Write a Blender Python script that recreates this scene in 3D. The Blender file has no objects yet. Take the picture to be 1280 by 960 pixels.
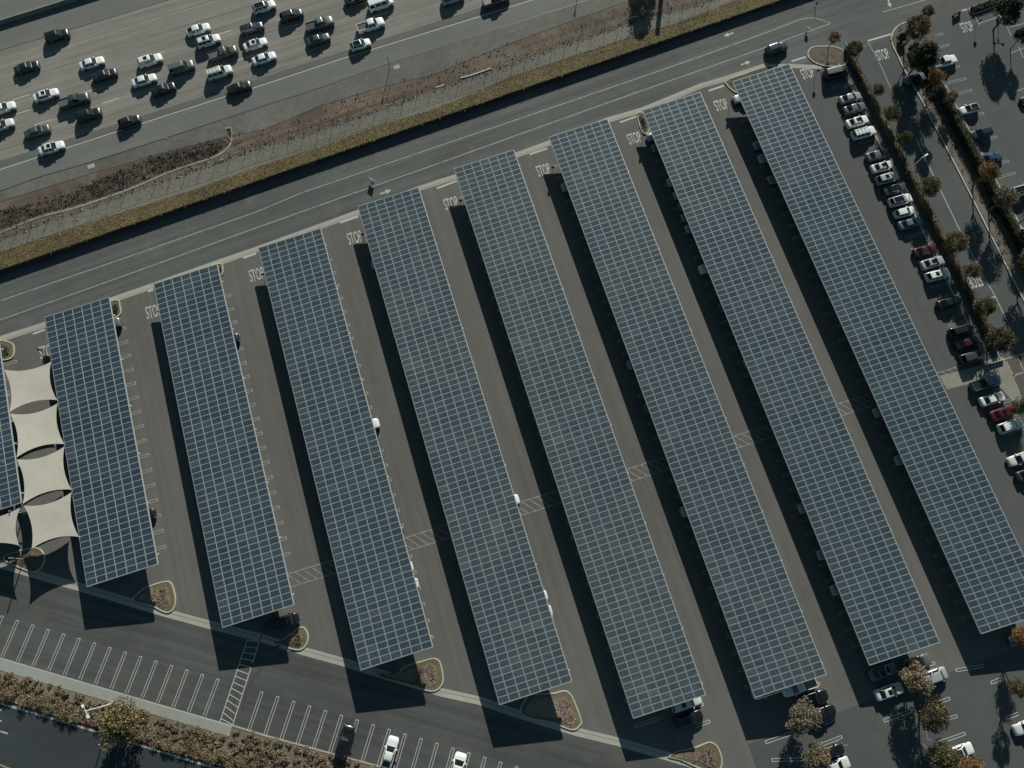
import bpy, bmesh, math, random
from mathutils import Vector, Matrix
from mathutils.geometry import tessellate_polygon
random.seed(7)
scene = bpy.context.scene
C = scene.collection
# ------------------------------------------------------------------ camera
F = 950.0
R = Matrix(((0.9546724, -0.2966268, 0.0247607), (0.2792267, 0.9212702, 0.2707282), (-0.1031165, -0.2515429, 0.9623373)))
H = 129.776
RT = R.transposed()
cd = bpy.data.cameras.new('camera'); cam = bpy.data.objects.new('camera', cd); C.objects.link(cam)
cd.sensor_width = 36; cd.lens = F / 1280 * 36; cd.clip_end = 5000; cd.clip_start = 1
M4 = RT.to_4x4(); M4.translation = Vector((0, 0, H)); cam.matrix_world = M4
scene.camera = cam
def P(px, py, z=0.0):
    """where the sight line of a spot in the survey photo meets height z"""
    d = RT @ Vector(((px - 640) / F, (480 - py) / F, -1)); t = (H - z) / -d.z
    return Vector((d.x * t, d.y * t, z))
SUN = Vector((0.925, 1.944, 1.0)).normalized()
# ------------------------------------------------------------------ materials
def new_mat(name):
    m = bpy.data.materials.new(name); m.use_nodes = True
    nt = m.node_tree; b = nt.nodes['Principled BSDF']
    return m, nt, b
def noise(nt, scale, detail=4, rough=.6, vec=None):
    n = nt.nodes.new('ShaderNodeTexNoise'); n.inputs['Scale'].default_value = scale
    n.inputs['Detail'].default_value = detail; n.inputs['Roughness'].default_value = rough
    if vec: nt.links.new(vec, n.inputs['Vector'])
    return n.outputs['Fac']
def pos(nt, rot=0, sc=(1, 1, 1)):
    g = nt.nodes.new('ShaderNodeNewGeometry'); m = nt.nodes.new('ShaderNodeMapping')
    m.vector_type = 'TEXTURE' if False else 'POINT'
    m.inputs['Rotation'].default_value = (0, 0, rot)
    nt.links.new(g.outputs['Position'], m.inputs['Vector'])
    s = nt.nodes.new('ShaderNodeVectorMath'); s.operation = 'MULTIPLY'; s.inputs[1].default_value = sc
    nt.links.new(m.outputs[0], s.inputs[0])
    return s.outputs[0]
def ramp(nt, fac, stops):
    r = nt.nodes.new('ShaderNodeValToRGB'); nt.links.new(fac, r.inputs[0])
    e = r.color_ramp.elements
    while len(e) < len(stops): e.new(.5)
    for k, (p_, c_) in enumerate(stops):
        e[k].position = p_; e[k].color = (*c_, 1) if len(c_) == 3 else c_
    return r.outputs[0]
def mix(nt, a, b, fac=.5, mode='MIX'):
    m = nt.nodes.new('ShaderNodeMix'); m.data_type = 'RGBA'; m.blend_type = mode
    for s, v in ((m.inputs[6], a), (m.inputs[7], b)):
        if isinstance(v, tuple): s.default_value = (*v[:3], 1)
        else: nt.links.new(v, s)
    if isinstance(fac, (int, float)): m.inputs[0].default_value = fac
    else: nt.links.new(fac, m.inputs[0])
    return m.outputs[2]
def g3(v): return (v, v, v)
def surf(name, col, var=.18, big=.03, mid=.35, fine=6, rough=.9, streak=None, streak_amt=.2, stain=None, bump=0):
    m, nt, b = new_mat(name)
    v = pos(nt)
    c = mix(nt, col, ramp(nt, noise(nt, big, 3, .55, v), [(.3, g3(1 - var)), (.7, g3(1 + var))]), 1, 'MULTIPLY')
    c = mix(nt, c, ramp(nt, noise(nt, mid, 5, .65, v), [(.3, g3(1 - var * .7)), (.7, g3(1 + var * .7))]), 1, 'MULTIPLY')
    c = mix(nt, c, ramp(nt, noise(nt, fine, 3, .7, v), [(.25, g3(1 - var)), (.75, g3(1 + var))]), 1, 'MULTIPLY')
    if streak is not None:
        sv = pos(nt, streak, (.02, .8, 1))
        c = mix(nt, c, ramp(nt, noise(nt, 1.0, 5, .65, sv), [(.3, g3(1 - streak_amt)), (.7, g3(1 + streak_amt))]), 1, 'MULTIPLY')
    if stain:
        scol, sscale, thr = stain
        c = mix(nt, c, scol, ramp(nt, noise(nt, sscale, 6, .65, v), [(thr, g3(0)), (thr + .12, g3(1))]), 'MIX') if False else mix(nt, c, scol, ramp(nt, noise(nt, sscale, 6, .65, v), [(thr, g3(0)), (thr + .12, g3(1))]))
    nt.links.new(c, b.inputs['Base Color']); b.inputs['Roughness'].default_value = rough
    b.inputs['Specular IOR Level'].default_value = .25
    if bump:
        bp = nt.nodes.new('ShaderNodeBump'); bp.inputs['Strength'].default_value = bump; bp.inputs['Distance'].default_value = .1
        nt.links.new(noise(nt, 3, 6, .7, v), bp.inputs['Height']); nt.links.new(bp.outputs[0], b.inputs['Normal'])
    return m
def plain(name, col, rough=.5, metal=0, coat=0, spec=.5):
    m, nt, b = new_mat(name)
    b.inputs['Base Color'].default_value = (*col, 1); b.inputs['Roughness'].default_value = rough
    b.inputs['Metallic'].default_value = metal; b.inputs['Coat Weight'].default_value = coat
    b.inputs['Coat Roughness'].default_value = .08; b.inputs['Specular IOR Level'].default_value = spec
    return m
def leafy(name, a, bcol, c3, trans=.0):
    m, nt, b = new_mat(name)
    g = nt.nodes.new('ShaderNodeNewGeometry'); oi = nt.nodes.new('ShaderNodeObjectInfo')
    c = ramp(nt, g.outputs['Random Per Island'], [(0, a), (.5, bcol), (1, c3)])
    c = mix(nt, c, ramp(nt, noise(nt, .9, 3, .6, pos(nt)), [(.3, g3(.65)), (.7, g3(1.35))]), 1, 'MULTIPLY')
    c = mix(nt, c, ramp(nt, oi.outputs['Random'], [(0, (.85, .9, .9)), (1, (1.15, 1.05, 1))]), 1, 'MULTIPLY')
    nt.links.new(c, b.inputs['Base Color']); b.inputs['Roughness'].default_value = .75
    b.inputs['Specular IOR Level'].default_value = .2
    return m
def paint(name, base, **k):
    """worn painted marking: paint rubbed off in patches"""
    m, nt, b = new_mat(name)
    v = pos(nt)
    f = ramp(nt, noise(nt, 1.6, 8, .75, v), [(k.get('wear', .3), g3(0)), (k.get('wear', .3) + .25, g3(1))])
    nt.links.new(mix(nt, (.09, .085, .078), base, f), b.inputs['Base Color'])
    b.inputs['Roughness'].default_value = .8
    return m
ROAD_A = math.atan2(96.24 - 80.92, 88.7 + 68.3)      # bearing of the frontage road
FWY_A = math.atan2(110.25 - 101.39, 37.59 + 65.75)   # bearing of the freeway
L2A = math.atan2((P(860, 953) - P(0, 705)).y, (P(860, 953) - P(0, 705)).x)
MT = {
 'ground': surf('ground_earth', (.07, .065, .055), .3),
 'lot': surf('lot_asphalt', (.114, .108, .101), .10, big=.018, mid=.22, fine=5, streak=math.pi/2, streak_amt=.11, stain=((.075, .074, .068), .5, .66)),
 'lot_south': surf('south_lot_asphalt', (.074, .076, .073), .13, big=.05, mid=.25, streak=-L2A, streak_amt=.26, stain=((.095, .088, .076), .09, .56)),
 'aisle_east': surf('vignetted_aisle_asphalt', (.082, .084, .080), .08, big=.03, mid=.25, streak=math.pi/2, streak_amt=.06),  # lens vignette painted in as a darker asphalt tone
 'lot_east': surf('vignetted_lot_asphalt', (.076, .080, .079), .12, big=.05, mid=.25),  # darkening towards the frame edge painted into the lot colour
 'road': surf('frontage_asphalt', (.092, .095, .090), .11, big=.04, mid=.3, streak=-ROAD_A, streak_amt=.26, stain=((.125, .125, .115), .16, .60)),
 'road_south': surf('south_street_asphalt', (.035, .042, .045), .12, streak=.3, streak_amt=.1),
 'fwy': surf('freeway_concrete', (.180, .170, .150), .10, big=.03, mid=.3, streak=-FWY_A, streak_amt=.26),
 'fwy_asph': surf('freeway_asphalt', (.130, .131, .120), .08, streak=-FWY_A, streak_amt=.12),
 'fwy_dark': surf('freeway_dark_asphalt', (.105, .105, .10), .08, streak=-FWY_A, streak_amt=.10),
 'shoulder': surf('worn_shoulder', (.115, .108, .098), .2, big=.1, mid=.8, fine=9),
 'dirt': surf('bare_dirt', (.112, .083, .063), .26, big=.08, mid=.5, fine=7, streak=-FWY_A, streak_amt=.35, stain=((.12, .115, .105), .25, .56), bump=.4),
 'dirt_dark': surf('dark_dirt', (.078, .062, .050), .35, big=.2, mid=1.2, fine=7, streak=-FWY_A, streak_amt=.3, stain=((.10, .075, .06), .5, .55), bump=.6),
 'swale': surf('drainage_dirt', (.13, .10, .08), .22, mid=.7, fine=6),
 'path': surf('gravel_path', (.150, .138, .122), .14, mid=.6, fine=6, streak=-ROAD_A, streak_amt=.14),
 'grass': surf('dry_turf', (.125, .098, .048), .3, big=.15, mid=.8, fine=6, bump=.5),
 'concrete': surf('concrete', (.34, .32, .28), .10, mid=.5, fine=5),
 'concrete_lt': surf('pale_concrete', (.42, .40, .35), .08, mid=.5, fine=5),
 'concrete_dk': surf('weathered_concrete', (.21, .20, .18), .15, mid=.6, fine=5),
 'sidewalk': surf('sidewalk_concrete', (.27, .275, .245), .08, mid=.4, fine=5),
 'swale_kerb': surf('dusty_kerb_concrete', (.27, .24, .20), .22, mid=.6, fine=5),
 'crack': plain('crack_sealer', (.055, .056, .055), .8, spec=.2),
 'tyre_mark': surf('rubber_mark', (.060, .061, .059), .12),
 'apron': surf('landing_concrete', (.235, .22, .195), .16, mid=.5, fine=5),
 'mulch': surf('bark_mulch', (.105, .086, .070), .3, mid=1, fine=8, bump=.5),
 'rockbed': surf('red_rock_mulch', (.20, .145, .115), .32, mid=1.5, fine=8, bump=.6),
 'planter_soil': surf('planter_soil', (.165, .135, .102), .25, mid=1, fine=7, bump=.4),
 'olive': surf('olive_ground_cover', (.13, .11, .06), .25, mid=1.2, fine=8, bump=.4),
 'walk_brown': surf('brown_walk', (.14, .118, .102), .15, mid=.6, fine=6),
 'white_paint': paint('white_road_paint', (.41, .405, .385), wear=.2),
 'worn_paint': paint('worn_white_road_paint', (.42, .41, .385), wear=.27),
 'tan_paint': paint('faded_tan_road_paint', (.30, .285, .25), wear=.30),
 'yellow_paint': paint('yellow_road_paint', (.36, .27, .15), wear=.30),
 'orange_paint': paint('orange_road_paint', (.36, .22, .14), wear=.28),
 'red_paint': paint('red_kerb_paint', (.35, .05, .04), wear=.2),
 'steel': plain('galvanised_steel', (.42, .43, .42), .5, .2),
 'steel_dk': plain('dark_painted_steel', (.05, .052, .055), .6),
 'alu': plain('aluminium_frame', (.385, .425, .435), .5, .1),
 'lamp_white': plain('white_lamp_housing', (.75, .76, .74), .4),
 'tyre': plain('tyre_rubber', (.012, .012, .013), .8),
 'rim': plain('wheel_rim', (.35, .36, .37), .35, .7),
 'glass': plain('car_glass', (.006, .009, .012), .06, 0, 0, .8),
 'plastic': plain('black_trim', (.01, .011, .012), .45),
 'lamp': plain('headlamp_lens', (.6, .62, .64), .12, .3),
 'tail': plain('tail_lamp_lens', (.12, .008, .007), .25),
 'bark': surf('tree_bark', (.10, .075, .055), .3, mid=2),
 'red_sheet': plain('red_barrier_paint', (.38, .05, .03), .6),
 'sign_red': plain('shaded_sign_red', (.09, .015, .013), .6),  # red darkened: shade of the sunless face painted into the colour
 'wall_dark': surf('dark_olive_wall', (.05, .045, .032), .2),  # even dark olive brown over top and face
 'bush_dark': leafy('dark_hedge_leaves', (.022, .026, .012), (.035, .038, .018), (.06, .052, .024)),
 'bush_red': leafy('rusty_hedge_leaves', (.075, .052, .028), (.13, .092, .052), (.20, .145, .088)),
 'shrub_tan': leafy('tan_shrub_leaves', (.105, .082, .052), (.20, .16, .105), (.31, .26, .185)),
 'shrub_dark': leafy('dark_scrub', (.03, .027, .02), (.06, .05, .038), (.13, .105, .08)),
 'grass_blade': leafy('dry_grass_blades', (.12, .085, .034), (.19, .138, .062), (.27, .205, .115)),
 'leaf_brown': leafy('brown_green_leaves', (.05, .042, .018), (.11, .085, .042), (.19, .145, .078)),
 'leaf_orange': leafy('orange_brown_leaves', (.09, .055, .022), (.18, .11, .05), (.29, .185, .09)),
 'leaf_olive': leafy('olive_leaves', (.045, .048, .018), (.09, .085, .035), (.16, .13, .06)),
 'leaf_dark': leafy('dark_green_leaves', (.016, .024, .014), (.030, .040, .022), (.055, .06, .032)),
 'leaf_tan': leafy('tan_leaves', (.08, .065, .042), (.18, .148, .10), (.30, .25, .18)),
 'leaf_yellow': leafy('yellow_olive_leaves', (.075, .062, .028), (.155, .125, .06), (.25, .205, .11)),
}
def sail_mat():
    m = surf('cream_sail_cloth', (.45, .415, .355), .09, big=.1, mid=.3, fine=3, rough=.8); return m
MT['sail'] = sail_mat()
def pv_mat(sky_sheen=0.0):
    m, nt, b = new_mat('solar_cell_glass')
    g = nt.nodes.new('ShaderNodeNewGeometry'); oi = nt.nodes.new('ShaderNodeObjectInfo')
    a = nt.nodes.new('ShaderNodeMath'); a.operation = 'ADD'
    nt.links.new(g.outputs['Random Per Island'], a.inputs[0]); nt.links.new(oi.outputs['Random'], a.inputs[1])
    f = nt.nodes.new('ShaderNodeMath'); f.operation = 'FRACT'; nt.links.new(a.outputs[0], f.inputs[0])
    c = ramp(nt, f.outputs[0], [(p_, tuple(a_ + (b_ - a_) * sky_sheen for a_, b_ in zip(c_, d_))) for p_, c_, d_ in ((0, (.029, .046, .063), (.054, .069, .081)), (.45, (.033, .052, .070), (.060, .076, .088)), (.90, (.037, .056, .075), (.066, .083, .095)), (1, (.050, .072, .091), (.084, .102, .114)))])
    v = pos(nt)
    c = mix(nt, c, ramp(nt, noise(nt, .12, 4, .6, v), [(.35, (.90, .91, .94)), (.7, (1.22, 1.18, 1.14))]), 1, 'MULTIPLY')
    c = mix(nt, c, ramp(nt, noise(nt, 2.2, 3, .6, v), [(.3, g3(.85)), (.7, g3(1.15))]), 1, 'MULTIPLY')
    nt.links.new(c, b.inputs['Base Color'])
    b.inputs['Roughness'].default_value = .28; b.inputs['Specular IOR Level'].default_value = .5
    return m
for i_, sky_sheen in enumerate((0, .1, .3, .5, .8, .95, .8, .55, .3)): MT['pv%d' % i_] = pv_mat(sky_sheen)  # per-carport grey: sky reflection and lens vignette painted into the cell colour
def chain_mat():
    m, nt, b = new_mat('chain_link_wire')
    b.inputs['Base Color'].default_value = (.10, .10, .10, 1); b.inputs['Roughness'].default_value = .5
    v = pos(nt, 0, (1, 1, 1)); w = nt.nodes.new('ShaderNodeTexNoise'); w.inputs['Scale'].default_value = 9
    nt.links.new(v, w.inputs['Vector'])
    r = ramp(nt, w.outputs['Fac'], [(.60, g3(0)), (.62, g3(1))]); nt.links.new(r, b.inputs['Alpha'])
    return m
MT['chain'] = chain_mat()
# ------------------------------------------------------------------ builders
class MB:
    def __init__(s): s.v = []; s.f = []; s.mi = []
    def face(s, pts, mi=0):
        b = len(s.v); s.v += [tuple(p) for p in pts]; s.f.append(tuple(range(b, b + len(pts)))); s.mi.append(mi)
    def box(s, x0, x1, y0, y1, z0, z1, mi=0, M=None):
        p = [Vector((x, y, z)) for z in (z0, z1) for x, y in ((x0, y0), (x1, y0), (x1, y1), (x0, y1))]
        if M: p = [M @ q for q in p]
        b = len(s.v); s.v += [tuple(q) for q in p]
        for q in ((3, 2, 1, 0), (4, 5, 6, 7), (0, 1, 5, 4), (1, 2, 6, 5), (2, 3, 7, 6), (3, 0, 4, 7)):
            s.f.append(tuple(b + k for k in q)); s.mi.append(mi)
    def tube(s, a, b_, r0, r1=None, n=8, mi=0, cap=True):
        a = Vector(a); b_ = Vector(b_); r1 = r0 if r1 is None else r1
        d = (b_ - a).normalized(); u = d.orthogonal().normalized(); w = d.cross(u)
        o = len(s.v)
        for c, r in ((a, r0), (b_, r1)):
            for k in range(n):
                t = 2 * math.pi * k / n; s.v.append(tuple(c + (u * math.cos(t) + w * math.sin(t)) * r))
        for k in range(n):
            s.f.append((o + k, o + (k + 1) % n, o + n + (k + 1) % n, o + n + k)); s.mi.append(mi)
        if cap:
            s.f.append(tuple(o + n + k for k in range(n))); s.mi.append(mi)
            s.f.append(tuple(o + k for k in reversed(range(n)))); s.mi.append(mi)
    def mesh(s, name, mats, smooth=False):
        me = bpy.data.meshes.new(name); me.from_pydata(s.v, [], s.f)
        for m in (mats if isinstance(mats, (list, tuple)) else [mats]): me.materials.append(m)
        me.polygons.foreach_set('material_index', s.mi)
        if smooth: me.polygons.foreach_set('use_smooth', [True] * len(s.f))
        me.update(); return me
    def build(s, name, mats, parent=None, smooth=False):
        o = bpy.data.objects.new(name, s.mesh(name, mats, smooth)); C.objects.link(o)
        if parent: o.parent = parent
        return o
def tag(o, label=None, cat=None, group=None, kind=None):
    if label: o['label'] = label
    if cat: o['category'] = cat
    if group: o['group'] = group
    if kind: o['kind'] = kind
    return o
def empty(name, loc, rz=0, label=None, cat=None, group=None):
    o = bpy.data.objects.new(name, None); C.objects.link(o); o.location = loc; o.rotation_euler = (0, 0, rz)
    o.empty_display_size = .5
    return tag(o, label, cat, group)
def st(o): o['kind'] = 'structure'; return o
def copy_tree(o, parent=None):
    c = o.copy(); C.objects.link(c)
    if parent: c.parent = parent
    for ch in list(o.children): copy_tree(ch, c)
    return c
def addpoly(mb, pts, z=None, mi=0):
    pts = [Vector(p) for p in pts]
    if z is not None: pts = [Vector((p.x, p.y, z)) for p in pts]
    b = len(mb.v); mb.v += [tuple(p) for p in pts]
    for t in tessellate_polygon([pts]):
        a, b2, c = t
        n = (pts[b2] - pts[a]).cross(pts[c] - pts[a])
        if n.z < 0: b2, c = c, b2
        mb.f.append((b + a, b + b2, b + c)); mb.mi.append(mi)
def poly(name, px, z, mat, zp=None):
    """flat area outlined in survey pixels at height z"""
    mb = MB(); addpoly(mb, [P(x, y, z if zp is None else zp) for x, y in px], z); return st(mb.build(name, mat))
def ribbon_pts(pts, w):
    L, Rr = [], []
    for i, p in enumerate(pts):
        a = pts[max(0, i - 1)]; b = pts[min(len(pts) - 1, i + 1)]
        d = (b - a); d.z = 0; d.normalize(); n = Vector((-d.y, d.x, 0))
        L.append(p + n * w / 2); Rr.append(p - n * w / 2)
    return L, Rr
def addribbon(mb, pts, w, z, mi=0, h=0):
    pts = [Vector((p[0], p[1], z)) for p in pts]
    L, Rr = ribbon_pts(pts, w)
    for i in range(len(pts) - 1):
        if h:
            up = Vector((0, 0, h))
            mb.face([Rr[i] + up, Rr[i + 1] + up, L[i + 1] + up, L[i] + up], mi)
            mb.face([Rr[i], Rr[i + 1], Rr[i + 1] + up, Rr[i] + up], mi)
            mb.face([L[i + 1], L[i], L[i] + up, L[i + 1] + up], mi)
        else: mb.face([Rr[i], Rr[i + 1], L[i + 1], L[i]], mi)
    if h:
        up = Vector((0, 0, h))
        mb.face([L[0], Rr[0], Rr[0] + up, L[0] + up], mi); mb.face([Rr[-1], L[-1], L[-1] + up, Rr[-1] + up], mi)
def ribbon(name, px, w, z, mat, h=0, zp=None):
    mb = MB(); addribbon(mb, [P(x, y, z if zp is None else zp) for x, y in px], w, z, 0, h); return st(mb.build(name, mat))
def smooth_pts(pts, n=4):
    out = []
    for i in range(len(pts) - 1):
        p0 = pts[max(0, i - 1)]; p1 = pts[i]; p2 = pts[i + 1]; p3 = pts[min(len(pts) - 1, i + 2)]
        for k in range(n):
            t = k / n
            out.append(tuple(.5 * ((2 * p1[j]) + (-p0[j] + p2[j]) * t + (2 * p0[j] - 5 * p1[j] + 4 * p2[j] - p3[j]) * t * t + (-p0[j] + 3 * p1[j] - 3 * p2[j] + p3[j]) * t ** 3) for j in range(2)))
    return out + [tuple(pts[-1])]
def inside(pt, pg):
    x, y = pt[0], pt[1]; c = False; n = len(pg)
    for i in range(n):
        a, b = pg[i], pg[i - 1]
        if (a[1] > y) != (b[1] > y) and x < (b[0] - a[0]) * (y - a[1]) / (b[1] - a[1]) + a[0]: c = not c
    return c
def leafquad(mb, c, s, rng, up=.0, mi=0):
    n = Vector((rng.gauss(0, 1), rng.gauss(0, 1), rng.gauss(0, 1) + up)).normalized()
    u = n.orthogonal().normalized(); w = n.cross(u); a = rng.random() * 6.28
    e1 = (u * math.cos(a) + w * math.sin(a)) * s; e2 = n.cross(e1).normalized() * s * .6
    mb.face([c - e1, c - e2 * .9, c + e1, c + e2], mi)
# ------------------------------------------------------------------ ground surfaces
PZ = 1.1   # the freeway and its verge stand this much above the car park
g = MB(); g.face([(-900, -900, -.06), (900, -900, -.06), (900, 900, -.06), (-900, 900, -.06)]); st(g.build('ground', MT['ground']))
# wall line: the verge ends in a retaining wall along the frontage road
WL = [(-260, 427.0), (0, 337), (320, 226), (640, 115), (960, 5), (1500, -181)]
wl = [P(x, y, PZ) for x, y in WL]
L1 = [(-200, 497), (0, 424), (56, 406), (140, 375), (192, 357), (271, 329), (320, 312), (447, 266), (525, 235), (570, 221), (645, 194), (686, 179), (760, 150), (804, 137), (877, 107), (905, 99), (960, 81)]
L2 = [(-120, 668), (0, 705), (75, 727), (97, 733), (207, 766), (262, 781), (325, 797), (380, 814), (427, 827), (550, 865), (600, 876), (640, 890), (722, 915), (772, 927), (860, 953), (960, 984), (1040, 1010)]
SW = [(-120, 790), (0, 822), (290, 907), (330, 919), (470, 957), (560, 984), (700, 1030)]   # north edge of the south sidewalk and kerb
def W2(pts): return [P(x, y, 0) for x, y in pts]
mb = MB(); base = [Vector((p.x, p.y, 0)) for p in wl]
addpoly(mb, base + [Vector((330, 60, 0)), Vector((300, -250, 0)), Vector((-300, -250, 0)), Vector((-300, 60, 0))], 0.0)
st(mb.build('parking_lot', MT['lot']))
mb = MB(); addpoly(mb, base + [Vector((P(1500, -60).x, P(1500, -60).y, 0))] + [Vector((P(x, y).x, P(x, y).y, 0)) for x, y in reversed(L1 + [(1030, 88), (1075, 62), (1116, 44), (1160, 28), (1300, -25)])], .006)
st(mb.build('frontage_road', MT['road']))
mb = MB(); addpoly(mb, [Vector(p) for p in W2(L2)] + [Vector(p) for p in W2(list(reversed(SW)))], .006)
st(mb.build('south_parking_aisle', MT['lot_south']))
mb = MB(); mb.face([(86.6, -25, .003), (99.6, -25, .003), (99.6, 84, .003), (86.6, 81.5, .003)]); st(mb.build('east_aisle', MT['aisle_east']))
poly('east_parking_lot', [(1085, 52), (1116, 44), (1300, -30), (1600, 60), (1700, 800), (1320, 700), (1255, 500), (1190, 325), (1050, 60)], .005, MT['lot_east'])
mb = MB(); mb.face([(32, -120, .0045), (260, -120, .0045), (260, -33.2, .0045), (32, -33.2, .0045)]); st(mb.build('south_east_paving', MT['lot_east']))  # darker sheet: corner vignette partly painted in, edge set on a paving seam
mb = MB(); addribbon(mb, W2([(-200, 893)] + [(0, 956), (15, 962), (200, 1015)]), .22, .012); st(mb.build('yellow_street_line', MT['yellow_paint']))
# street south of the planter
mb = MB(); K = [(-120, 840), (0, 876), (70, 897), (122, 912), (160, 924), (225, 944), (275, 959), (400, 996), (600, 1060)]
addpoly(mb, [Vector(p) for p in W2(K)] + [Vector((60, -120, 0)), Vector((-250, -120, 0)), Vector((-250, 30, 0))], .004); st(mb.build('south_street', MT['road_south']))
ribbon('south_street_edge_line', [(-100, 850), (0, 879), (70, 899.5), (122, 915), (160, 927), (225, 947), (275, 962), (400, 999)], .3, .010, MT['worn_paint'])
ribbon('south_kerb', [(-120, 836), (0, 872), (70, 893), (122, 908.5), (160, 920.5), (225, 940.5), (275, 955.5), (400, 992)], .18, 0, MT['concrete_dk'], .14)
for k, (a, b) in enumerate([((94, 900.5), (118, 907.5)), ((176, 925.5), (268, 953.5))]): ribbon('red_kerb_paint', [a, b], .2, .142, MT['red_paint'])
mb = MB()
for a, b in (((-14, 883), (2, 888)), ((-14, 896), (2, 901.5)), ((-30, 905), (10, 917))): addribbon(mb, W2([a, b]), .22, .012)
st(mb.build('street_lane_marks', MT['worn_paint']))
# planter bed between sidewalk and street
bed_px = [(-120, 803), (0, 837.5), (286, 920), (291, 908), (330, 919), (470, 957), (600, 996), (600, 1057), (400, 992), (275, 956), (225, 941), (160, 921), (122, 909), (70, 893.5), (0, 872.5), (-120, 837)]
poly('planter_bed', bed_px, .10, MT['planter_soil'], 0)
mb = MB(); sw = [P(x, y) for x, y in [(-120, 788), (0, 822), (291, 907), (286, 920), (0, 837.5), (-120, 803)]]
addpoly(mb, sw, .13)
for i in range(len(sw)):
    a, b = sw[i], sw[(i + 1) % len(sw)]; mb.face([(a.x, a.y, 0), (b.x, b.y, 0), (b.x, b.y, .13), (a.x, a.y, .13)])
st(mb.build('sidewalk', MT['sidewalk']))
ribbon('sidewalk_edge_line', [(-100, 794), (0, 822.5), (289.5, 907.5), (285.5, 920)], .16, .134, MT['white_paint'])
ribbon('planter_kerb', [(291, 907), (330, 919), (470, 957), (600, 995)], .2, 0, MT['concrete'], .15)
# concrete gutters edging the car park
ribbon('north_gutter', L1, 1.15, .012, MT['concrete'])
ribbon('north_gutter_seam', [(x, y + 1.6) for x, y in L1], .10, .016, MT['concrete_dk'])
ribbon('north_gutter_end', [(958, 82), (990, 82.5), (1027, 84)], .95, .016, MT['concrete'])
ribbon('south_gutter', L2, 1.25, .012, MT['concrete'])
ribbon('south_gutter_seam', [(x, y - 1.0) for x, y in L2], .12, .016, MT['concrete_dk'])
# ------------------------------------------------------------------ raised verge and freeway
mb = MB(); far = [Vector((900, 900, PZ)), Vector((-900, 900, PZ)), Vector((-900, P(-260, 427, PZ).y - 60, PZ))]
addpoly(mb, [Vector((p.x, p.y, PZ)) for p in wl] + [Vector((900, wl[-1].y + 60, PZ))] + far, PZ - .03); st(mb.build('verge_ground', MT['dirt']))
def line_at(pts, off=0): return [(x, y + off) for x, y in pts]
GT = [(-260, 408), (-80, 341), (0, 315), (80, 289), (160, 262.5), (240, 238), (320, 209), (400, 183), (480, 154), (535, 139), (590, 117), (640, 95), (702, 75), (765, 54), (800, 41), (840, 31), (907, 5), (960, -18), (1500, -205)]
FL = [(-260, 390), (-80, 322), (0, 298), (57, 276), (100, 262), (165, 238), (200, 238 - 12), (222, 219), (277, 201), (320, 185), (392, 164), (475, 136), (527, 117), (595, 95), (640, 80), (690, 61), (790, 29), (890, 0), (1500, -200)]
FE = [(-260, 326), (0, 239), (50, 221), (115, 202), (200, 175), (320, 135.5), (402, 109), (482, 81), (540, 62), (640, 30), (760, -8), (1500, -240)]
def band(name, top, bot, dz, mat):
    mb = MB(); addpoly(mb, [P(x, y, PZ) for x, y in top] + [P(x, y, PZ) for x, y in reversed(bot)], PZ + dz); return st(mb.build(name, mat))
band('grass_strip', GT, [(x, y) for x, y in WL], .0, MT['grass'])
band('gravel_path', FL, GT, .004, MT['path'])
band('worn_shoulder', FE, [(-260, 345), (0, 252), (120, 215), (200, 192), (285, 170), (330, 162), (400, 132), (480, 108), (540, 94), (640, 53), (720, 24), (800, -4), (1500, -225)], .004, MT['shoulder'])
def fline(y0, x0=-260, x1=1500): return [(x, y0 - .3188 * x) for x in (x0, x1)]
band('freeway', [(-260, -400), (1500, -1000)], FE, .008, MT['fwy_asph'])
band('freeway_lanes', [(-260, 64 + 83), (0, 63), (212, 0), (1500, -405)], [(-260, 201 + 83), (0, 201), (640, -3), (1500, -277)], .012, MT['fwy'])
band('freeway_joint_strip', [(-260, 201 + 83), (0, 201), (640, -3), (1500, -277)], [(-260, 209.5 + 83), (0, 209.5), (640, 5.5), (1500, -268.5)], .012, MT['fwy_dark'])
def fmark(name, px, w, mat): return ribbon(name, px, w, PZ + .017, mat)
fmark('freeway_edge_line', [(-260, 295), (0, 212), (180, 153.5), (282, 120.5), (320, 109), (432, 72), (615, 16), (640, 8), (1500, -262)], .17, MT['white_paint'])
fmark('freeway_yellow_line', [(-260, 169), (0, 85), (175, 30), (275, 0), (1200, -285)], .18, MT['yellow_paint'])
fmark('freeway_seam', [(-260, 147), (0, 63.5), (212, -.5), (1200, -312)], .12, MT['plastic'])
fmark('shoulder_seam', FE, .14, MT['plastic'])
for k, y0 in enumerate((130, 149, 170)):
    mb = MB()
    for j in range(-1, 9):
        x = 15 + 84 * j + (k == 2) * 28; a = (x, y0 - .3188 * x); b = (x + 22, y0 - .3188 * (x + 22))
        addribbon(mb, [P(*a, PZ), P(*b, PZ)], .19, PZ + .017)
    st(mb.build('lane_dashes', MT['white_paint']))
# median barrier
mb = MB(); bp = [P(x, y, PZ) for x, y in ((-400, 159), (0, 30), (96, 0), (1200, -345))]
addribbon(mb, bp, .55, PZ, 0, .5); o = mb.build('median_barrier', MT['concrete_dk'])
mb = MB(); addribbon(mb, bp, .26, PZ + .5, 0, .42); mb.build('barrier_cap', MT['concrete_dk'], o)
tag(o, 'concrete median barrier at the top left corner of the freeway', 'barrier')
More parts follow.
